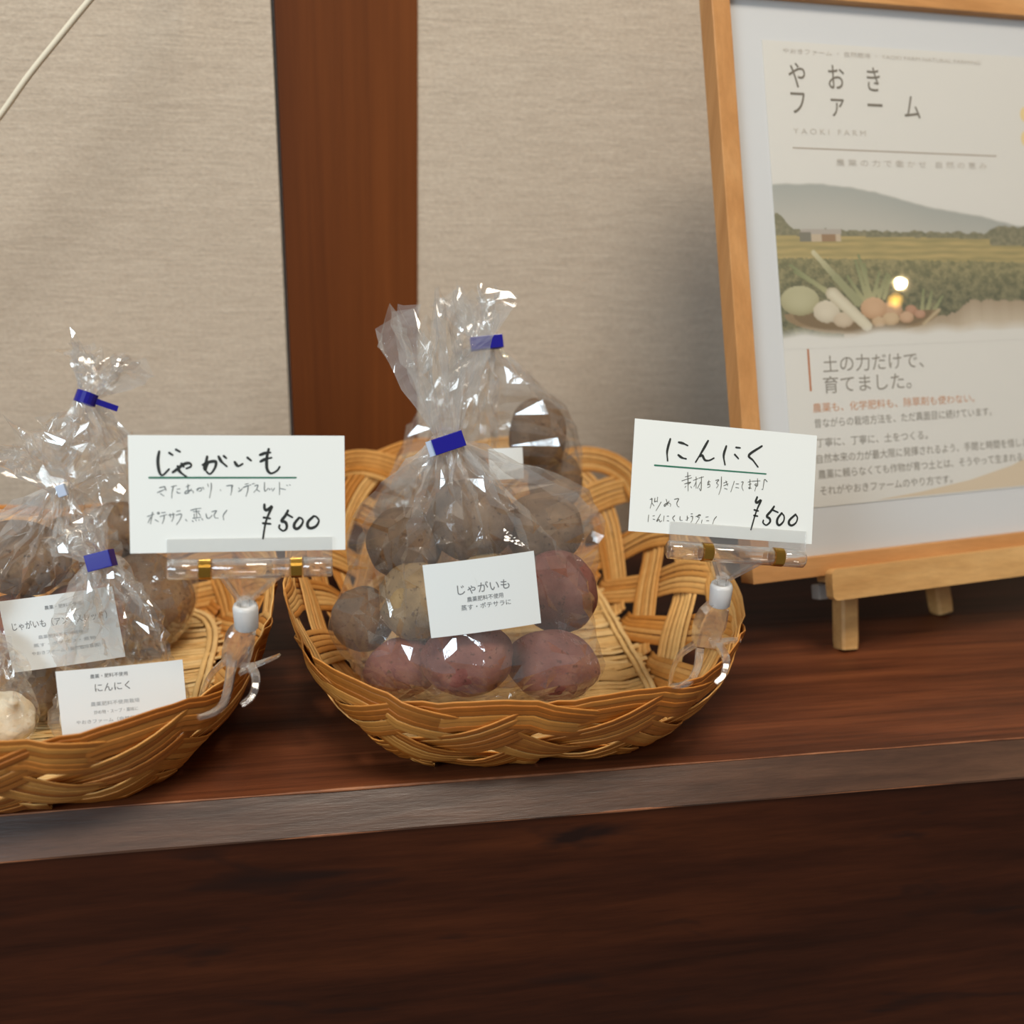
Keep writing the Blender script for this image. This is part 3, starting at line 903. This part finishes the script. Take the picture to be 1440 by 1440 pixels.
# ------------------------------------------------------------------ price cards and their clips
CARD_POTATO = 'b-3267,1820,-3327,1449,-3282,985,-3152,808,-2881,1067|b-2855,1764,-2723,1671|b-2576,1903,-2417,1810|b-2727,936,-2546,1066,-2320,1251,-2094,1330,-1970,1268,-1999,1166,-2166,1097|b-2363,1307,-2276,1167|b-2522,1191,-2436,958,-2149,723|b-1489,1248,-1285,1350,-1081,1397,-945,1373,-971,1162,-1111,928,-1225,858,-1336,953|b-1303,1608,-1352,1351,-1423,1140,-1380,1023,-1333,1163,-1262,1350|b-829,1607,-719,1396,-495,1184|b-611,1630,-512,1536|b-160,1371,-84,1243,6,1196,167,1290|b377,1557,526,1430|b1277,1934,1204,1627,1178,1343,1197,1059,1310,893,1449,892,1635,1010,1730,1161|b906,1674,1137,1759,1345,1778|b925,1391,1134,1494,1388,1555|g-3686,709,2421,683|s-3281,278,-3139,315,-3039,326|s-3369,71,-3198,150,-3013,231|s-3096,335,-3041,246,-3014,157|s-3243,26,-3103,-79|s-2799,318,-2585,370|s-2699,362,-2768,110,-2793,-171|s-2559,213,-2445,227|s-2575,109,-2533,49,-2434,48|s-2187,314,-2029,378|s-2114,417,-2117,224,-2092,30|s-1975,208,-2149,46,-2249,32,-2205,121,-2033,164,-1905,118,-1906,44|s-1760,191,-1659,250,-1559,249,-1575,145,-1661,116|s-1673,265,-1733,132|s-1501,294,-1459,204|s-1298,426,-1271,307|s-1153,470,-1157,216,-1235,-171|s-783,169,-755,138|s-3797,-946,-3527,-845|s-3582,-756,-3629,-1007,-3676,-1259|s-3671,-977,-3774,-1213|s-3489,-1083,-3349,-1174|s-3350,-759,-3309,-804,-3352,-848,-3394,-803,-3350,-759|s-3215,-790,-3059,-777|s-3275,-953,-3004,-867|s-3118,-895,-3121,-1044,-3195,-1251|s-2934,-898,-2677,-856|s-2876,-839,-2850,-988|s-2747,-811,-2736,-989,-2810,-1167|s-2590,-738,-2447,-710|s-2621,-902,-2407,-860,-2467,-1082,-2614,-1304|s-2239,-1085,-2183,-1161|s-2018,-700,-1817,-643,-1587,-616|s-1905,-761,-1646,-735|s-1789,-673,-1780,-1032|s-1878,-851,-1881,-1030|s-1705,-794,-1621,-944|s-1938,-1045,-1593,-1004|s-1969,-1149,-1912,-1194|s-1825,-1106,-1797,-1151|s-1696,-1108,-1667,-1138|s-1566,-1065,-1523,-1125|s-1390,-857,-1349,-1023,-1249,-1039,-1132,-921|s-1144,-771,-956,-728,-1045,-892,-1018,-1027,-888,-1044|s-518,340,-352,366,-253,355,-304,235|s-303,338,-306,133,-352,-55|s-6,250,27,199|s-24,96,93,164,144,232|s263,403,396,436|s178,266,345,333,512,384|s395,333,358,93,289,-113|s563,418,663,434|s662,331,796,365,744,193,625,56|s743,176,876,88|s1082,483,1084,104,1247,241|s1280,206,1306,154|s1364,222,1387,171|s1499,228,1413,101|s1714,479,1707,-57|s1734,220,1970,166|s2023,356,2057,338|s2142,372,2175,355|s-517,-705,-669,-927,-656,-1133|b1063,-482,1067,-638,1134,-725,1269,-657,1378,-572,1232,-916,1127,-1192,1056,-1502,983,-1968|b1029,-1045,1297,-1090|b992,-1293,1311,-1326|b2060,-753,1956,-960,1784,-1201,1936,-1255,2002,-1412,1966,-1568,1830,-1635,1679,-1511,1691,-1390|b1974,-891,2243,-1051|b2532,-1072,2342,-1313,2323,-1486,2441,-1558,2613,-1421,2700,-1213,2617,-1090,2532,-1072|b3163,-1010,2921,-1251,2902,-1460,3038,-1539,3261,-1448,3383,-1223,3282,-1047,3163,-1010'
CARD_GARLIC = 'b-2879,1845,-3000,1260,-2950,796|b-2446,1725,-2220,1689,-1990,1610|b-2433,1116,-2247,1004,-2029,966|b-969,1926,-1233,1409,-1540,849|b-1331,1144,-1221,1196,-1073,986,-846,992,-626,1117|b-24,1749,-135,1287,-41,843|b481,1727,688,1723|b432,1378,626,1200|b1810,1906,1166,1418,1388,1177,1659,874|g-3580,532,2094,571|s-2181,-99,-1698,88|s-1914,327,-1860,-223,-1839,-563|s-2014,106,-1749,191|s-2038,-237,-1730,-128,-1879,-267|s-2006,-405,-1965,-338|s-1718,-340,-1669,-400|s-1601,-32,-1381,71|s-1476,148,-1444,-404|s-1461,-107,-1561,-328|s-1337,95,-1094,179|s-1206,170,-1191,-470,-1286,-392|s-1236,-89,-1376,-399|s-876,-61,-742,-29|s-813,30,-868,-188,-781,-139,-751,-265,-861,-316|s-474,57,-317,91,-421,-68,-326,-146,-408,-303|s-189,251,-182,-264,-276,-614|s-58,-39,120,39|s-51,-168,171,-64|s49,76,154,-152|s2,-292,141,-325|s483,89,330,-439|s582,-32,719,-22|s569,-205,730,-215|s851,75,942,82,886,-138,966,-326|s1195,102,1353,158|s1225,-25,1360,29|s1279,238,1303,-192,1232,-154,1372,-186|s1399,161,1812,215|s1668,312,1687,-32,1547,0,1636,50,1564,-301|s2184,201,2039,298,2005,79,1973,-183,1918,-187|s-3710,-1101,-3594,-1064|s-3640,-1039,-3615,-1206,-3685,-1521|s-3612,-1262,-3501,-1395|s-3478,-1027,-3483,-1196,-3411,-1163,-3351,-1186|s-3349,-975,-3350,-1200|s-3158,-1186,-3384,-1612|s-2915,-1041,-2809,-1315|s-2762,-1114,-2954,-1369,-2988,-1300,-2816,-1203,-2679,-1249,-2687,-1363|s-2500,-1010,-2294,-966,-2371,-1170,-2333,-1309,-2241,-1358|s-3739,-1848,-3749,-2172|s-3531,-1876,-3443,-1855|s-3507,-2029,-3418,-2036|s-3153,-1764,-3324,-2114,-3212,-2022,-3161,-2131,-3076,-2068|s-2971,-1835,-2985,-2090|s-2822,-1839,-2734,-1832|s-2810,-2049,-2720,-2057|s-2439,-1783,-2536,-1903,-2439,-2037|s-2170,-1806,-2160,-1975,-2040,-1981|s-1814,-1752,-1803,-1950,-1877,-1955|s-1809,-1837,-1734,-1846|s-1626,-1639,-1551,-1634|s-1634,-1767,-1544,-1761,-1549,-1932,-1617,-2050|s-1380,-1749,-1143,-1675,-1235,-1654,-1288,-1771,-1197,-1793,-1360,-2088|s-1055,-1896,-1077,-2040|s-868,-1741,-749,-1718|s-828,-1909,-708,-1900|s-328,-1674,-441,-1824,-504,-2042|b1703,-588,1643,-794,1718,-856,1909,-724,1767,-1087,1645,-1465,1470,-2181|b1595,-1217,1794,-1253|b1592,-1486,1773,-1506|b2609,-975,2459,-1204,2257,-1471,2407,-1578,2435,-1744,2245,-1909,2077,-1803,2089,-1685|b2491,-1135,2823,-1245|b3024,-1264,2822,-1549,2817,-1785,2948,-1860,3136,-1661,3160,-1423,3024,-1264|b3753,-1279,3459,-1571,3433,-1758,3583,-1832,3793,-1682,3860,-1441,3753,-1279'

def price_card(label, at, yaw, lean, roll, w, h, data, pens):
    u, v, n = basis(yaw, lean, roll)
    bm = bmesh.new()
    add_box(bm, at - n * 0.00022, u, v, n, w / 2, h / 2, 0.0002)
    for st in data.split('|'):
        q = [int(a) * 1e-5 for a in st[1:].split(',')]
        pts = [at + u * q[i] + v * q[i + 1] for i in range(0, len(q), 2)]
        wd, mi = pens[st[0]]
        add_stroke(bm, pts, wd, n, mi)
    o = obj('price_card', bm, [M['card'], M['ink_black'], M['ink_green'], M['ink_pencil'], M['ink_pen_dark']])
    return tag(o, label, 'price card', 'handwritten price cards')

K1 = (px(336.1, 694.2, .43), 0.0199, 0.3128, -0.0267, 0.0905, 0.0503)
K2 = (px(1019.2, 678.2, .44), 0.0333, 0.399, -0.1148, 0.0937, 0.0534)
price_card('white handwritten 500 yen potato card with green underline above the left basket', *K1, CARD_POTATO, {'b': (.00068, 1), 'g': (.00056, 2), 's': (.00024, 3)})
price_card('white handwritten 500 yen garlic card with green underline, in front of the picture frame', *K2, CARD_GARLIC, {'b': (.00062, 1), 'g': (.00052, 2), 's': (.00022, 4)})

def card_clip(label, card, x_left, x_right, rings, ball, claws, lever, body):
    """clear pop-up clip: hinged jaw on the card, ball joint, spring clamp on the basket rim"""
    at, yaw, lean, roll, w, h = card
    u, v, n = basis(yaw, lean, roll)
    foot = at - v * (h / 2)
    root = thing('card_clip', label, 'card clip', ball, 'clear card clips')
    cx = (x_left + x_right) / 2; hx = (x_right - x_left) / 2
    bm = bmesh.new()     # jaw: two leaves that grip the card, and the barrel
    bar = foot + u * cx - v * 0.0074
    add_box(bm, foot + u * cx + n * 0.0011 + v * 0.0002, u, v, n, hx, 0.0058, 0.0007, 0, 0.0004)
    add_box(bm, foot + u * cx - n * 0.0016 - v * 0.0006, u, v, n, hx * 0.96, 0.0050, 0.0007, 0, 0.0004)
    obj('jaw', bm, M['acrylic_thin'], root)
    bm = bmesh.new()
    segs = [(-hx, rings[0] - cx - 0.0026), (rings[0] - cx + 0.0026, rings[1] - cx - 0.0026), (rings[1] - cx + 0.0026, hx)]
    for a, b in segs:
        add_sweep(bm, [bar + u * a, bar + u * (a + 0.0006), bar + u * (b - 0.0006), bar + u * b], circle(0.0044, 20), v, scale=[0.85, 1, 1, 0.85])
    obj('barrel', bm, M['acrylic'], root, True)
    for r in rings:
        bm = bmesh.new()
        prof = [(0.0046 * math.cos(t), 0.0046 * math.sin(t)) for t in [2 * math.pi * k / 24 for k in range(24)]]
        add_sweep(bm, [bar + u * (r - cx - 0.0024), bar + u * (r - cx + 0.0024)], prof, v)
        o = obj('ring', bm, M['brass'], root); o['label'] = 'shiny brass spring ring'
    # tapering neck between barrel and ball
    bm = bmesh.new()
    top = bar - v * 0.003; wid = 0.0125
    for s in (-1, 1):
        add_sweep(bm, [top + u * (s * wid) + u * (0), ball + Vector((0.0022 * s, 0.000, 0.0085))], [(-.0011, -.0011), (.0011, -.0011), (.0011, .0011), (-.0011, .0011)], n)
    a, b, c, d = top - u * wid, top + u * wid, ball + Vector((0.0024, 0, 0.0085)), ball + Vector((-0.0024, 0, 0.0085))
    vs = [bm.verts.new(q + n * s) for s in (0.0004, -0.0004) for q in (a, b, c, d)]
    for q in ((0, 1, 2, 3), (7, 6, 5, 4), (0, 4, 5, 1), (1, 5, 6, 2), (2, 6, 7, 3), (3, 7, 4, 0)): bm.faces.new([vs[k] for k in q])
    add_sweep(bm, [ball + ZV * 0.0100, ball + ZV * 0.005], circle(0.0023, 14))
    obj('neck', bm, M['acrylic'], root, False)
    bm = bmesh.new()      # frosted socket
    prof = [(-0.0052, 0.0046), (-0.0046, 0.0052), (0.0050, 0.0056), (0.0068, 0.0050), (0.0068, 0.0034), (0.0056, 0.0028)]
    rows = []
    for z, r in prof:
        rows.append([bm.verts.new((ball.x + r * math.cos(t), ball.y + r * math.sin(t), ball.z + z)) for t in [2 * math.pi * k / 28 for k in range(28)]])
    for k in range(len(rows) - 1):
        for j in range(28): bm.faces.new((rows[k][j], rows[k][(j + 1) % 28], rows[k + 1][(j + 1) % 28], rows[k + 1][j]))
    bm.faces.new(list(reversed(rows[0]))); bm.faces.new(rows[-1])
    o = obj('ball_socket', bm, M['frosted'], root, True); o['label'] = 'frosted white ball joint socket'
    bm = bmesh.new()      # clamp body below the socket: a tapering hollow block
    t0, t1 = ball - ZV * 0.0050, body
    add_sweep(bm, spline([t0, t0 * .6 + t1 * .4 + Vector((-.0012, 0, 0)), t1], 6), [(-.0052, -.0036), (-.0040, -.0044), (.0040, -.0044), (.0052, -.0036), (.0052, .0036), (.0040, .0044), (-.0040, .0044), (-.0052, .0036)], YV,
              scale=[.86, 1.05, 1.2, 1.28, 1.28, 1.2, 1.05])
    obj('clamp_body', bm, M['acrylic'], root)
    for pts in claws:
        bm = bmesh.new()
        sp = spline(pts, 16)
        add_sweep(bm, sp, [(-.0017, -.0009), (-.0012, -.0012), (.0012, -.0012), (.0017, -.0009), (.0017, .0009), (.0012, .0012), (-.0012, .0012), (-.0017, .0009)], None,
                  scale=[1.25 - 0.5 * k / 16 for k in range(17)])
        obj('claw', bm, M['acrylic'], root, False)
    bm = bmesh.new()
    add_sweep(bm, spline(lever, 12), [(-.0026, -.0008), (.0026, -.0008), (.0026, .0008), (-.0026, .0008)], ZV, scale=[1.0 - .4 * k / 12 for k in range(13)])
    obj('lever', bm, M['acrylic'], root)
    return root

def line(pts): return [px(*q) for q in pts]
card_clip('clear clip holding the potato price card, clamped on the left basket rim', K1, -0.0302, 0.0395, (-0.0145, 0.0240), px(346, 869, .4225),
          [line([(322, 925, .424), (300, 945, .427), (288, 968, .432), (284, 985, .436)]),
           line([(326, 930, .420), (322, 962, .412), (314, 990, .401), (298, 1003, .395), (279, 1009, .391)]),
           line([(352, 936, .420), (360, 955, .408), (355, 978, .402), (340, 992, .399)])],
          line([(338, 945, .421), (358, 936, .420), (378, 928, .418), (392, 922, .416)]), px(331, 931, .4225))
card_clip('clear clip holding the garlic price card, clamped on the right basket rim', K2, -0.0270, 0.0430, (-0.0075, 0.0290), px(1013, 838, .432),
          [line([(978, 905, .434), (955, 922, .436), (945, 945, .440), (942, 965, .444)]),
           line([(984, 915, .424), (981, 938, .412), (973, 956, .403), (960, 963, .398), (946, 965, .395)]),
           line([(1012, 908, .424), (1021, 928, .408), (1017, 950, .402), (1006, 960, .400)])],
          line([(1000, 908, .432), (1018, 902, .432), (1032, 900, .431), (1042, 900, .430)]), px(990, 905, .432))

# ------------------------------------------------------------------ framed poster on its easel
FY, FL = math.radians(9.1), math.radians(20)
FU, FV, FN = basis(FY, FL, 0.0)
FO = px(1057, 822, .505)
FS = 505 / 525 / 1000      # frame millimetres to metres
def fp(a, b, c=0.0):
    """millimetres along the frame, up the frame and out of it"""
    return FO + FU * (a * FS) + FV * (b * FS) + FN * (c * FS)
FW, FH, RW = 282.0, 364.0, 12.5
frame = thing('picture_frame', 'honey coloured wooden picture frame with a farm poster, leaning on a small easel', 'picture frame', FO)
def rail(name, a0, b0, a1, b1, horiz):
    bm = bmesh.new()
    add_box(bm, fp((a0 + a1) / 2, (b0 + b1) / 2, -5), FU, FV, FN, (a1 - a0) * FS / 2, (b1 - b0) * FS / 2, 0.0070, 0, 0.0007)
    return obj(name, bm, M['frame_wood_h'] if horiz else M['frame_wood'], frame)
rail('bottom_rail', 0, 0, FW, RW, True)
rail('top_rail', 0, FH - RW, FW, FH, True)
rail('side_rail', 0, RW + .05, RW, FH - RW - .05, False)
rail('side_rail', FW - RW, RW + .05, FW, FH - RW - .05, False)
bm = bmesh.new(); add_box(bm, fp(FW / 2, FH / 2, -10), FU, FV, FN, FW * FS / 2 - .002, FH * FS / 2 - .002, 0.0012)
obj('backing', bm, M['backing'], frame)
bm = bmesh.new(); add_box(bm, fp(FW / 2, FH / 2, -4.6), FU, FV, FN, (FW / 2 - RW + 1) * FS, (FH / 2 - RW + 1) * FS, 0.0006)
obj('mount', bm, M['mount'], frame)
bm = bmesh.new(); add_box(bm, fp(FW / 2, FH / 2, -1.2), FU, FV, FN, (FW / 2 - RW + .5) * FS, (FH / 2 - RW + .5) * FS, 0.0004)
o = obj('glass_pane', bm, M['glass'], frame); o['label'] = 'clear glass over the poster'

# poster sheet, 210 x 285 mm, with its printing
PX0, PX1, PY0, PY1 = 36.0, 246.0, 42.0, 327.0
bm = bmesh.new()
add_box(bm, fp((PX0 + PX1) / 2, (PY0 + PY1) / 2, -3.7), FU, FV, FN, (PX1 - PX0) * FS / 2, (PY1 - PY0) * FS / 2, 0.0002)
def ptext(t, size, a, b, mi, width, track=1.0, bold=0.0):
    add_text(bm, t, size * FS, fp(a, b, -3.45), FU, FV, FN, mi, track, 'LEFT', width * FS, bold)
ptext('や　お　き', 17.5, 53, 300.2, 1, 67, bold=.00004)
ptext('フ　ァ　ー　ム', 17.5, 53.4, 284.0, 1, 96, bold=.00004)
ptext('Y A O K I   F A R M', 5, 53.6, 271.2, 3, 53)
ptext('農 業 の 力 で 働 か せ   自 然 の 恵 み ', 4.8, 83, 252.6, 3, 117)
ptext('やおきファーム ・ 自然栽培 ・ YAOKI FARM NATURAL FARMING', 3.6, 50, 320.0, 3, 150)
ptext('土の力だけで、', 11.5, 63.3, 125.6, 2, 76, bold=0)
ptext('育てました。', 11.5, 62.6, 112.8, 2, 66, bold=0)
ptext('農薬も、化学肥料も、除草剤も使わない。', 6.2, 53.8, 101.0, 6, 124)
ptext('昔ながらの栽培方法を、ただ真面目に続けています。', 6.2, 54.1, 91.5, 2, 137)
ptext('丁寧に、丁寧に、土をつくる。', 6.2, 54.6, 79.4, 2, 84)
ptext('自然本来の力が最大限に発揮されるよう、手間と時間を惜しまず', 6.2, 54.0, 69.5, 2, 172)
ptext('農薬に頼らなくても作物が育つ土とは、そうやって生まれるもの', 6.2, 54.4, 59.8, 2, 172)
ptext('それがやおきファームのやり方です。', 6.2, 54.9, 49.6, 2, 101)
def flat(pts, mi, c=-3.42):
    bm.faces.new([bm.verts.new(fp(a, b, c)) for a, b in pts]).material_index = mi
flat([(52.4, 262.2), (208.7, 260.6), (208.7, 261.5), (52.4, 263.1)], 4)
flat([(52.6, 113.8), (54.0, 113.8), (54.0, 139.8), (52.6, 139.8)], 5)
flat([(96, 43), (246, 43), (246, 74), (232, 66), (205, 57), (170, 50), (130, 45.4)], 7)
for b, r in ((289, 5.5), (273, 6.0)):
    flat([(236 + r * math.cos(t), b + r * math.sin(t)) for t in [2 * math.pi * k / 24 for k in range(24)]], 8)
poster = obj('poster', bm, [M['poster_paper'], M['ink_brown'], M['ink_soft'], M['ink_faint'], M['ink_rule'], M['ink_rust'], M['ink_orange'], M['ink_sand'], M['ink_yellow']], frame)
poster['label'] = 'printed farm poster with Japanese text'

# the photograph printed on the poster: fields, hills and a tray of vegetables
def lerp3(a, b, t): return tuple(a[k] + (b[k] - a[k]) * t for k in range(3))
RIDGE = [(-60, 66), (50, 60), (300, 54), (450, 70), (600, 95), (900, 180), (1200, 230), (1440, 290), (1900, 330)]
def ridge(x):
    for (a, b), (c, d) in zip(RIDGE, RIDGE[1:]):
        if x <= c: return b + (d - b) * (x - a) / (c - a)
    return RIDGE[-1][1]
def seg_d(x, y, a, b):
    vx, vy = b[0] - a[0], b[1] - a[1]
    t = max(0, min(1, ((x - a[0]) * vx + (y - a[1]) * vy) / (vx * vx + vy * vy)))
    return math.hypot(x - a[0] - vx * t, y - a[1] - vy * t), t
LEAVES = [((520, 720), (470, 500)), ((530, 720), (520, 520)), ((560, 715), (600, 570)), ((590, 715), (645, 580)), ((500, 730), (420, 590)), ((620, 720), (660, 590)),
          ((560, 700), (700, 600)), ((540, 700), (490, 470)), ((860, 820), (900, 690)), ((830, 830), (850, 680)), ((880, 840), (960, 720)), ((330, 690), (130, 560)), ((300, 680), (110, 520)), ((470, 740), (300, 520))]
def nz3(x, y, s): return noise.noise(Vector((x * s, y * s, 1.7)))
def picture(x, y):
    sky = (220, 217, 212)
    rd = ridge(x) + 5 * nz3(x, 0, .02)
    c = sky
    if y > rd:
        c = lerp3((166, 169, 166), (190, 187, 180), min(1, max(0, (y - rd) / 200)))
        c = lerp3(sky, c, min(1, (y - rd) / 14))
    tl = 318 + 0.018 * x + 16 * nz3(x, 3, .03)
    if x < 150: tl -= 90 * (1 - max(0, x - 60) / 90 if x > 60 else 1)
    if x > 1260: tl -= 40 * min(1, (x - 1260) / 50)
    if y > tl: c = lerp3((112, 110, 88), (136, 130, 104), 0.5 + nz3(x, y, .05))
    if y > 352 + 0.02 * x + 4 * nz3(x, 9, .02) + (40 if x > 1270 else 0):
        g = 0.5 + 0.5 * math.sin(y * 0.16 + 1.5 * nz3(x, y, .006)) * 0.6 + 0.5 * nz3(x * .3, y * 2, .03)
        c = lerp3((150, 138, 92), (188, 164, 108), min(1, max(0, g)))
    rows = 478 + 0.03 * x + 10 * nz3(x, 5, .06)
    if y > rows:
        k = 0.5 + 0.8 * nz3(x, y, .03) + 0.7 * nz3(x, y * 1.3, .085)
        dk = min(1, max(0, (y - rows) / 240))
        c = lerp3(lerp3((158, 146, 104), (126, 122, 92), dk), lerp3((112, 110, 78), (78, 80, 62), dk), min(1, max(0, k)))
    if 170 < x < 402 and 318 < y < 350 and x > 170 + (350 - y) * 0.5: c = (176, 166, 158)
    if 232 < x < 398 and 348 < y < 390: c = (196, 176, 152) if (x < 290 or x > 370) else (150, 118, 90)
    if 170 < x <= 232 and 338 < y < 392: c = (120, 116, 104)
    gr = 835 - 85 * min(1, max(0, (x - 1000) / 140)) + 26 * nz3(x, 0, .016) + 14 * nz3(x, 4, .06)
    if y > gr and x > 380: c = lerp3((166, 146, 122), (200, 184, 164), min(1, (y - gr) / 130))
    for a, b in LEAVES:
        d, t = seg_d(x, y, a, b)
        if d < 13 - 6 * t: c = lerp3((168, 164, 122), (126, 132, 92), t)
    d, t = seg_d(x, y, (470, 740), (240, 450))
    if d < 26 - 14 * t: c = lerp3((150, 150, 112), (206, 196, 160), max(0, t * 2 - 1))
    e = ((x - 500) / 440) ** 2 + ((y - 800) / 128) ** 2
    if e < 1 and y > 800: c = (142, 118, 88) if e > 0.80 else (120, 98, 72)
    for cx_, cy_, rx, ry, col in ((150, 725, 105, 84, (172, 168, 126)), (290, 792, 72, 64, (214, 202, 180)), (380, 842, 56, 44, (200, 178, 152)),
                                  (770, 795, 34, 28, (172, 112, 82)), (820, 822, 32, 26, (178, 120, 92)), (660, 790, 58, 48, (196, 146, 108)), (740, 838, 42, 34, (198, 150, 114)),
                                  (555, 780, 74, 64, (204, 152, 110)), (650, 845, 48, 38, (202, 166, 124)), (580, 860, 40, 30, (196, 158, 118))):
        q = ((x - cx_) / rx) ** 2 + ((y - cy_) / ry) ** 2
        if q < 1: c = lerp3(lerp3(col, (236, 226, 208), .25), lerp3(col, (90, 70, 50), .25), q * (0.5 + 0.5 * (y - cy_) / ry))
    d, t = seg_d(x, y, (330, 690), (510, 880))
    if d < 38 - 8 * t: c = lerp3((222, 213, 190), (186, 172, 146), (d / 38) ** 2)
    dd, t = seg_d(x, y, (840, 880), (935, 800))
    if dd < 9: c = (188, 166, 132)
    if y > rd: c = lerp3(c, (184, 178, 164), 0.18)
    f = min(1, max(0, (y - 880 + 30 * nz3(x, 0, .006)) / 60))
    c = lerp3(c, (220, 217, 212), f if x < 1100 or y > 930 else f * .8)
    return c
bm = bmesh.new(); NXp, NYp = 330, 158
vs = []; cols = []
for j in range(NYp + 1):
    b = 242.0 - 102.0 * j / NYp
    for i in range(NXp + 1):
        a = PX0 + 0.1 + (PX1 - PX0 - .2) * i / NXp
        vs.append(bm.verts.new(fp(a, b, -3.40)))
        cols.append(srgb(*picture((a - PX0 + 5.8) / .1325, (241.0 - b + 6.4) / .1075)))
for j in range(NYp):
    for i in range(NXp):
        k = j * (NXp + 1) + i
        bm.faces.new((vs[k], vs[k + NXp + 1], vs[k + NXp + 2], vs[k + 1]))
photo = obj('printed_photo', bm, M['photo'], poster)
photo.matrix_parent_inverse = Matrix.Identity(4)
photo['label'] = 'printed photograph of fields, hills and a vegetable tray'
at = photo.data.attributes.new('print', 'FLOAT_COLOR', 'POINT')
at.data.foreach_set('color', [q for c in cols for q in c])

# easel
easel = thing('table_easel', 'small pale wooden easel with a round-ended crossbar carrying the picture frame', 'easel', fp(141, -30, 0))
bm = bmesh.new()
X0 = 50.0
ax = lambda a, b, c: fp(a, b, c)
# crossbar: flat bar with rounded ends
hb, ht_ = 9.5, 5.0
outl = []
for cx_, s0 in ((FW - X0 - 4, -90), (X0 + 4, 90)):
    for k in range(9):
        t = math.radians(s0 + 180 * k / 8)
        outl.append((cx_ + 4.0 * math.cos(t), (hb - 4.0) * (1 if math.sin(t) > 0 else -1) * (1 if abs(math.sin(t)) > .01 else 0) + 4.0 * math.sin(t)))
XB = -5.5
f0 = [bm.verts.new(ax(a, XB + b, 9.5)) for a, b in outl]; f1 = [bm.verts.new(ax(a, XB + b, 2.5)) for a, b in outl]
bm.faces.new(f0); bm.faces.new(list(reversed(f1)))
for k in range(len(outl)): bm.faces.new((f0[k], f1[k], f1[(k + 1) % len(outl)], f0[(k + 1) % len(outl)]))
bmesh.ops.recalc_face_normals(bm, faces=bm.faces)
obj('crossbar', bm, M['easel_wood'], easel)
bm = bmesh.new(); add_box(bm, ax(FW / 2, -3.0, -5.5), FU, FV, FN, (FW / 2 - X0 - 6) * FS, 0.0022, 0.0085)
obj('ledge_strip', bm, M['easel_wood'], easel)
legp = [(-.0062, -.0045), (-.0045, -.0058), (.0045, -.0058), (.0062, -.0045), (.0062, .0045), (.0045, .0058), (-.0045, .0058), (-.0062, .0045)]
def leg(foot, top):
    bm = bmesh.new()
    add_sweep(bm, [foot, foot + (top - foot) * .02, foot + (top - foot) * .5, top], legp, FN, scale=[.94, 1, 1, 1])
    return obj('leg', bm, M['easel_wood'], easel)
fl = px(1190, 909, .519); fl.z = 0.0005
leg(fl, fp(98, 240, -22))
frt = fl + FU * 0.205; frt.z = 0.0005
leg(frt, fp(190, 240, -22))
rl = px(1325, 857, .560); rl.z = 0.0005
leg(rl, fp(141, 210, -40))
bm = bmesh.new(); add_box(bm, fp(141, 225, -22), FU, FV, FN, 0.055, 0.009, 0.004, 0, .001)
obj('cross_brace', bm, M['easel_wood'], easel)
bm = bmesh.new(); add_box(bm, px(1153, 832, .523), FU, FV, FN, 0.0035, 0.0045, 0.004, 0, .001)
o = obj('corner_pad', bm, M['rubber'], easel); o['label'] = 'grey translucent pad at the crossbar end'
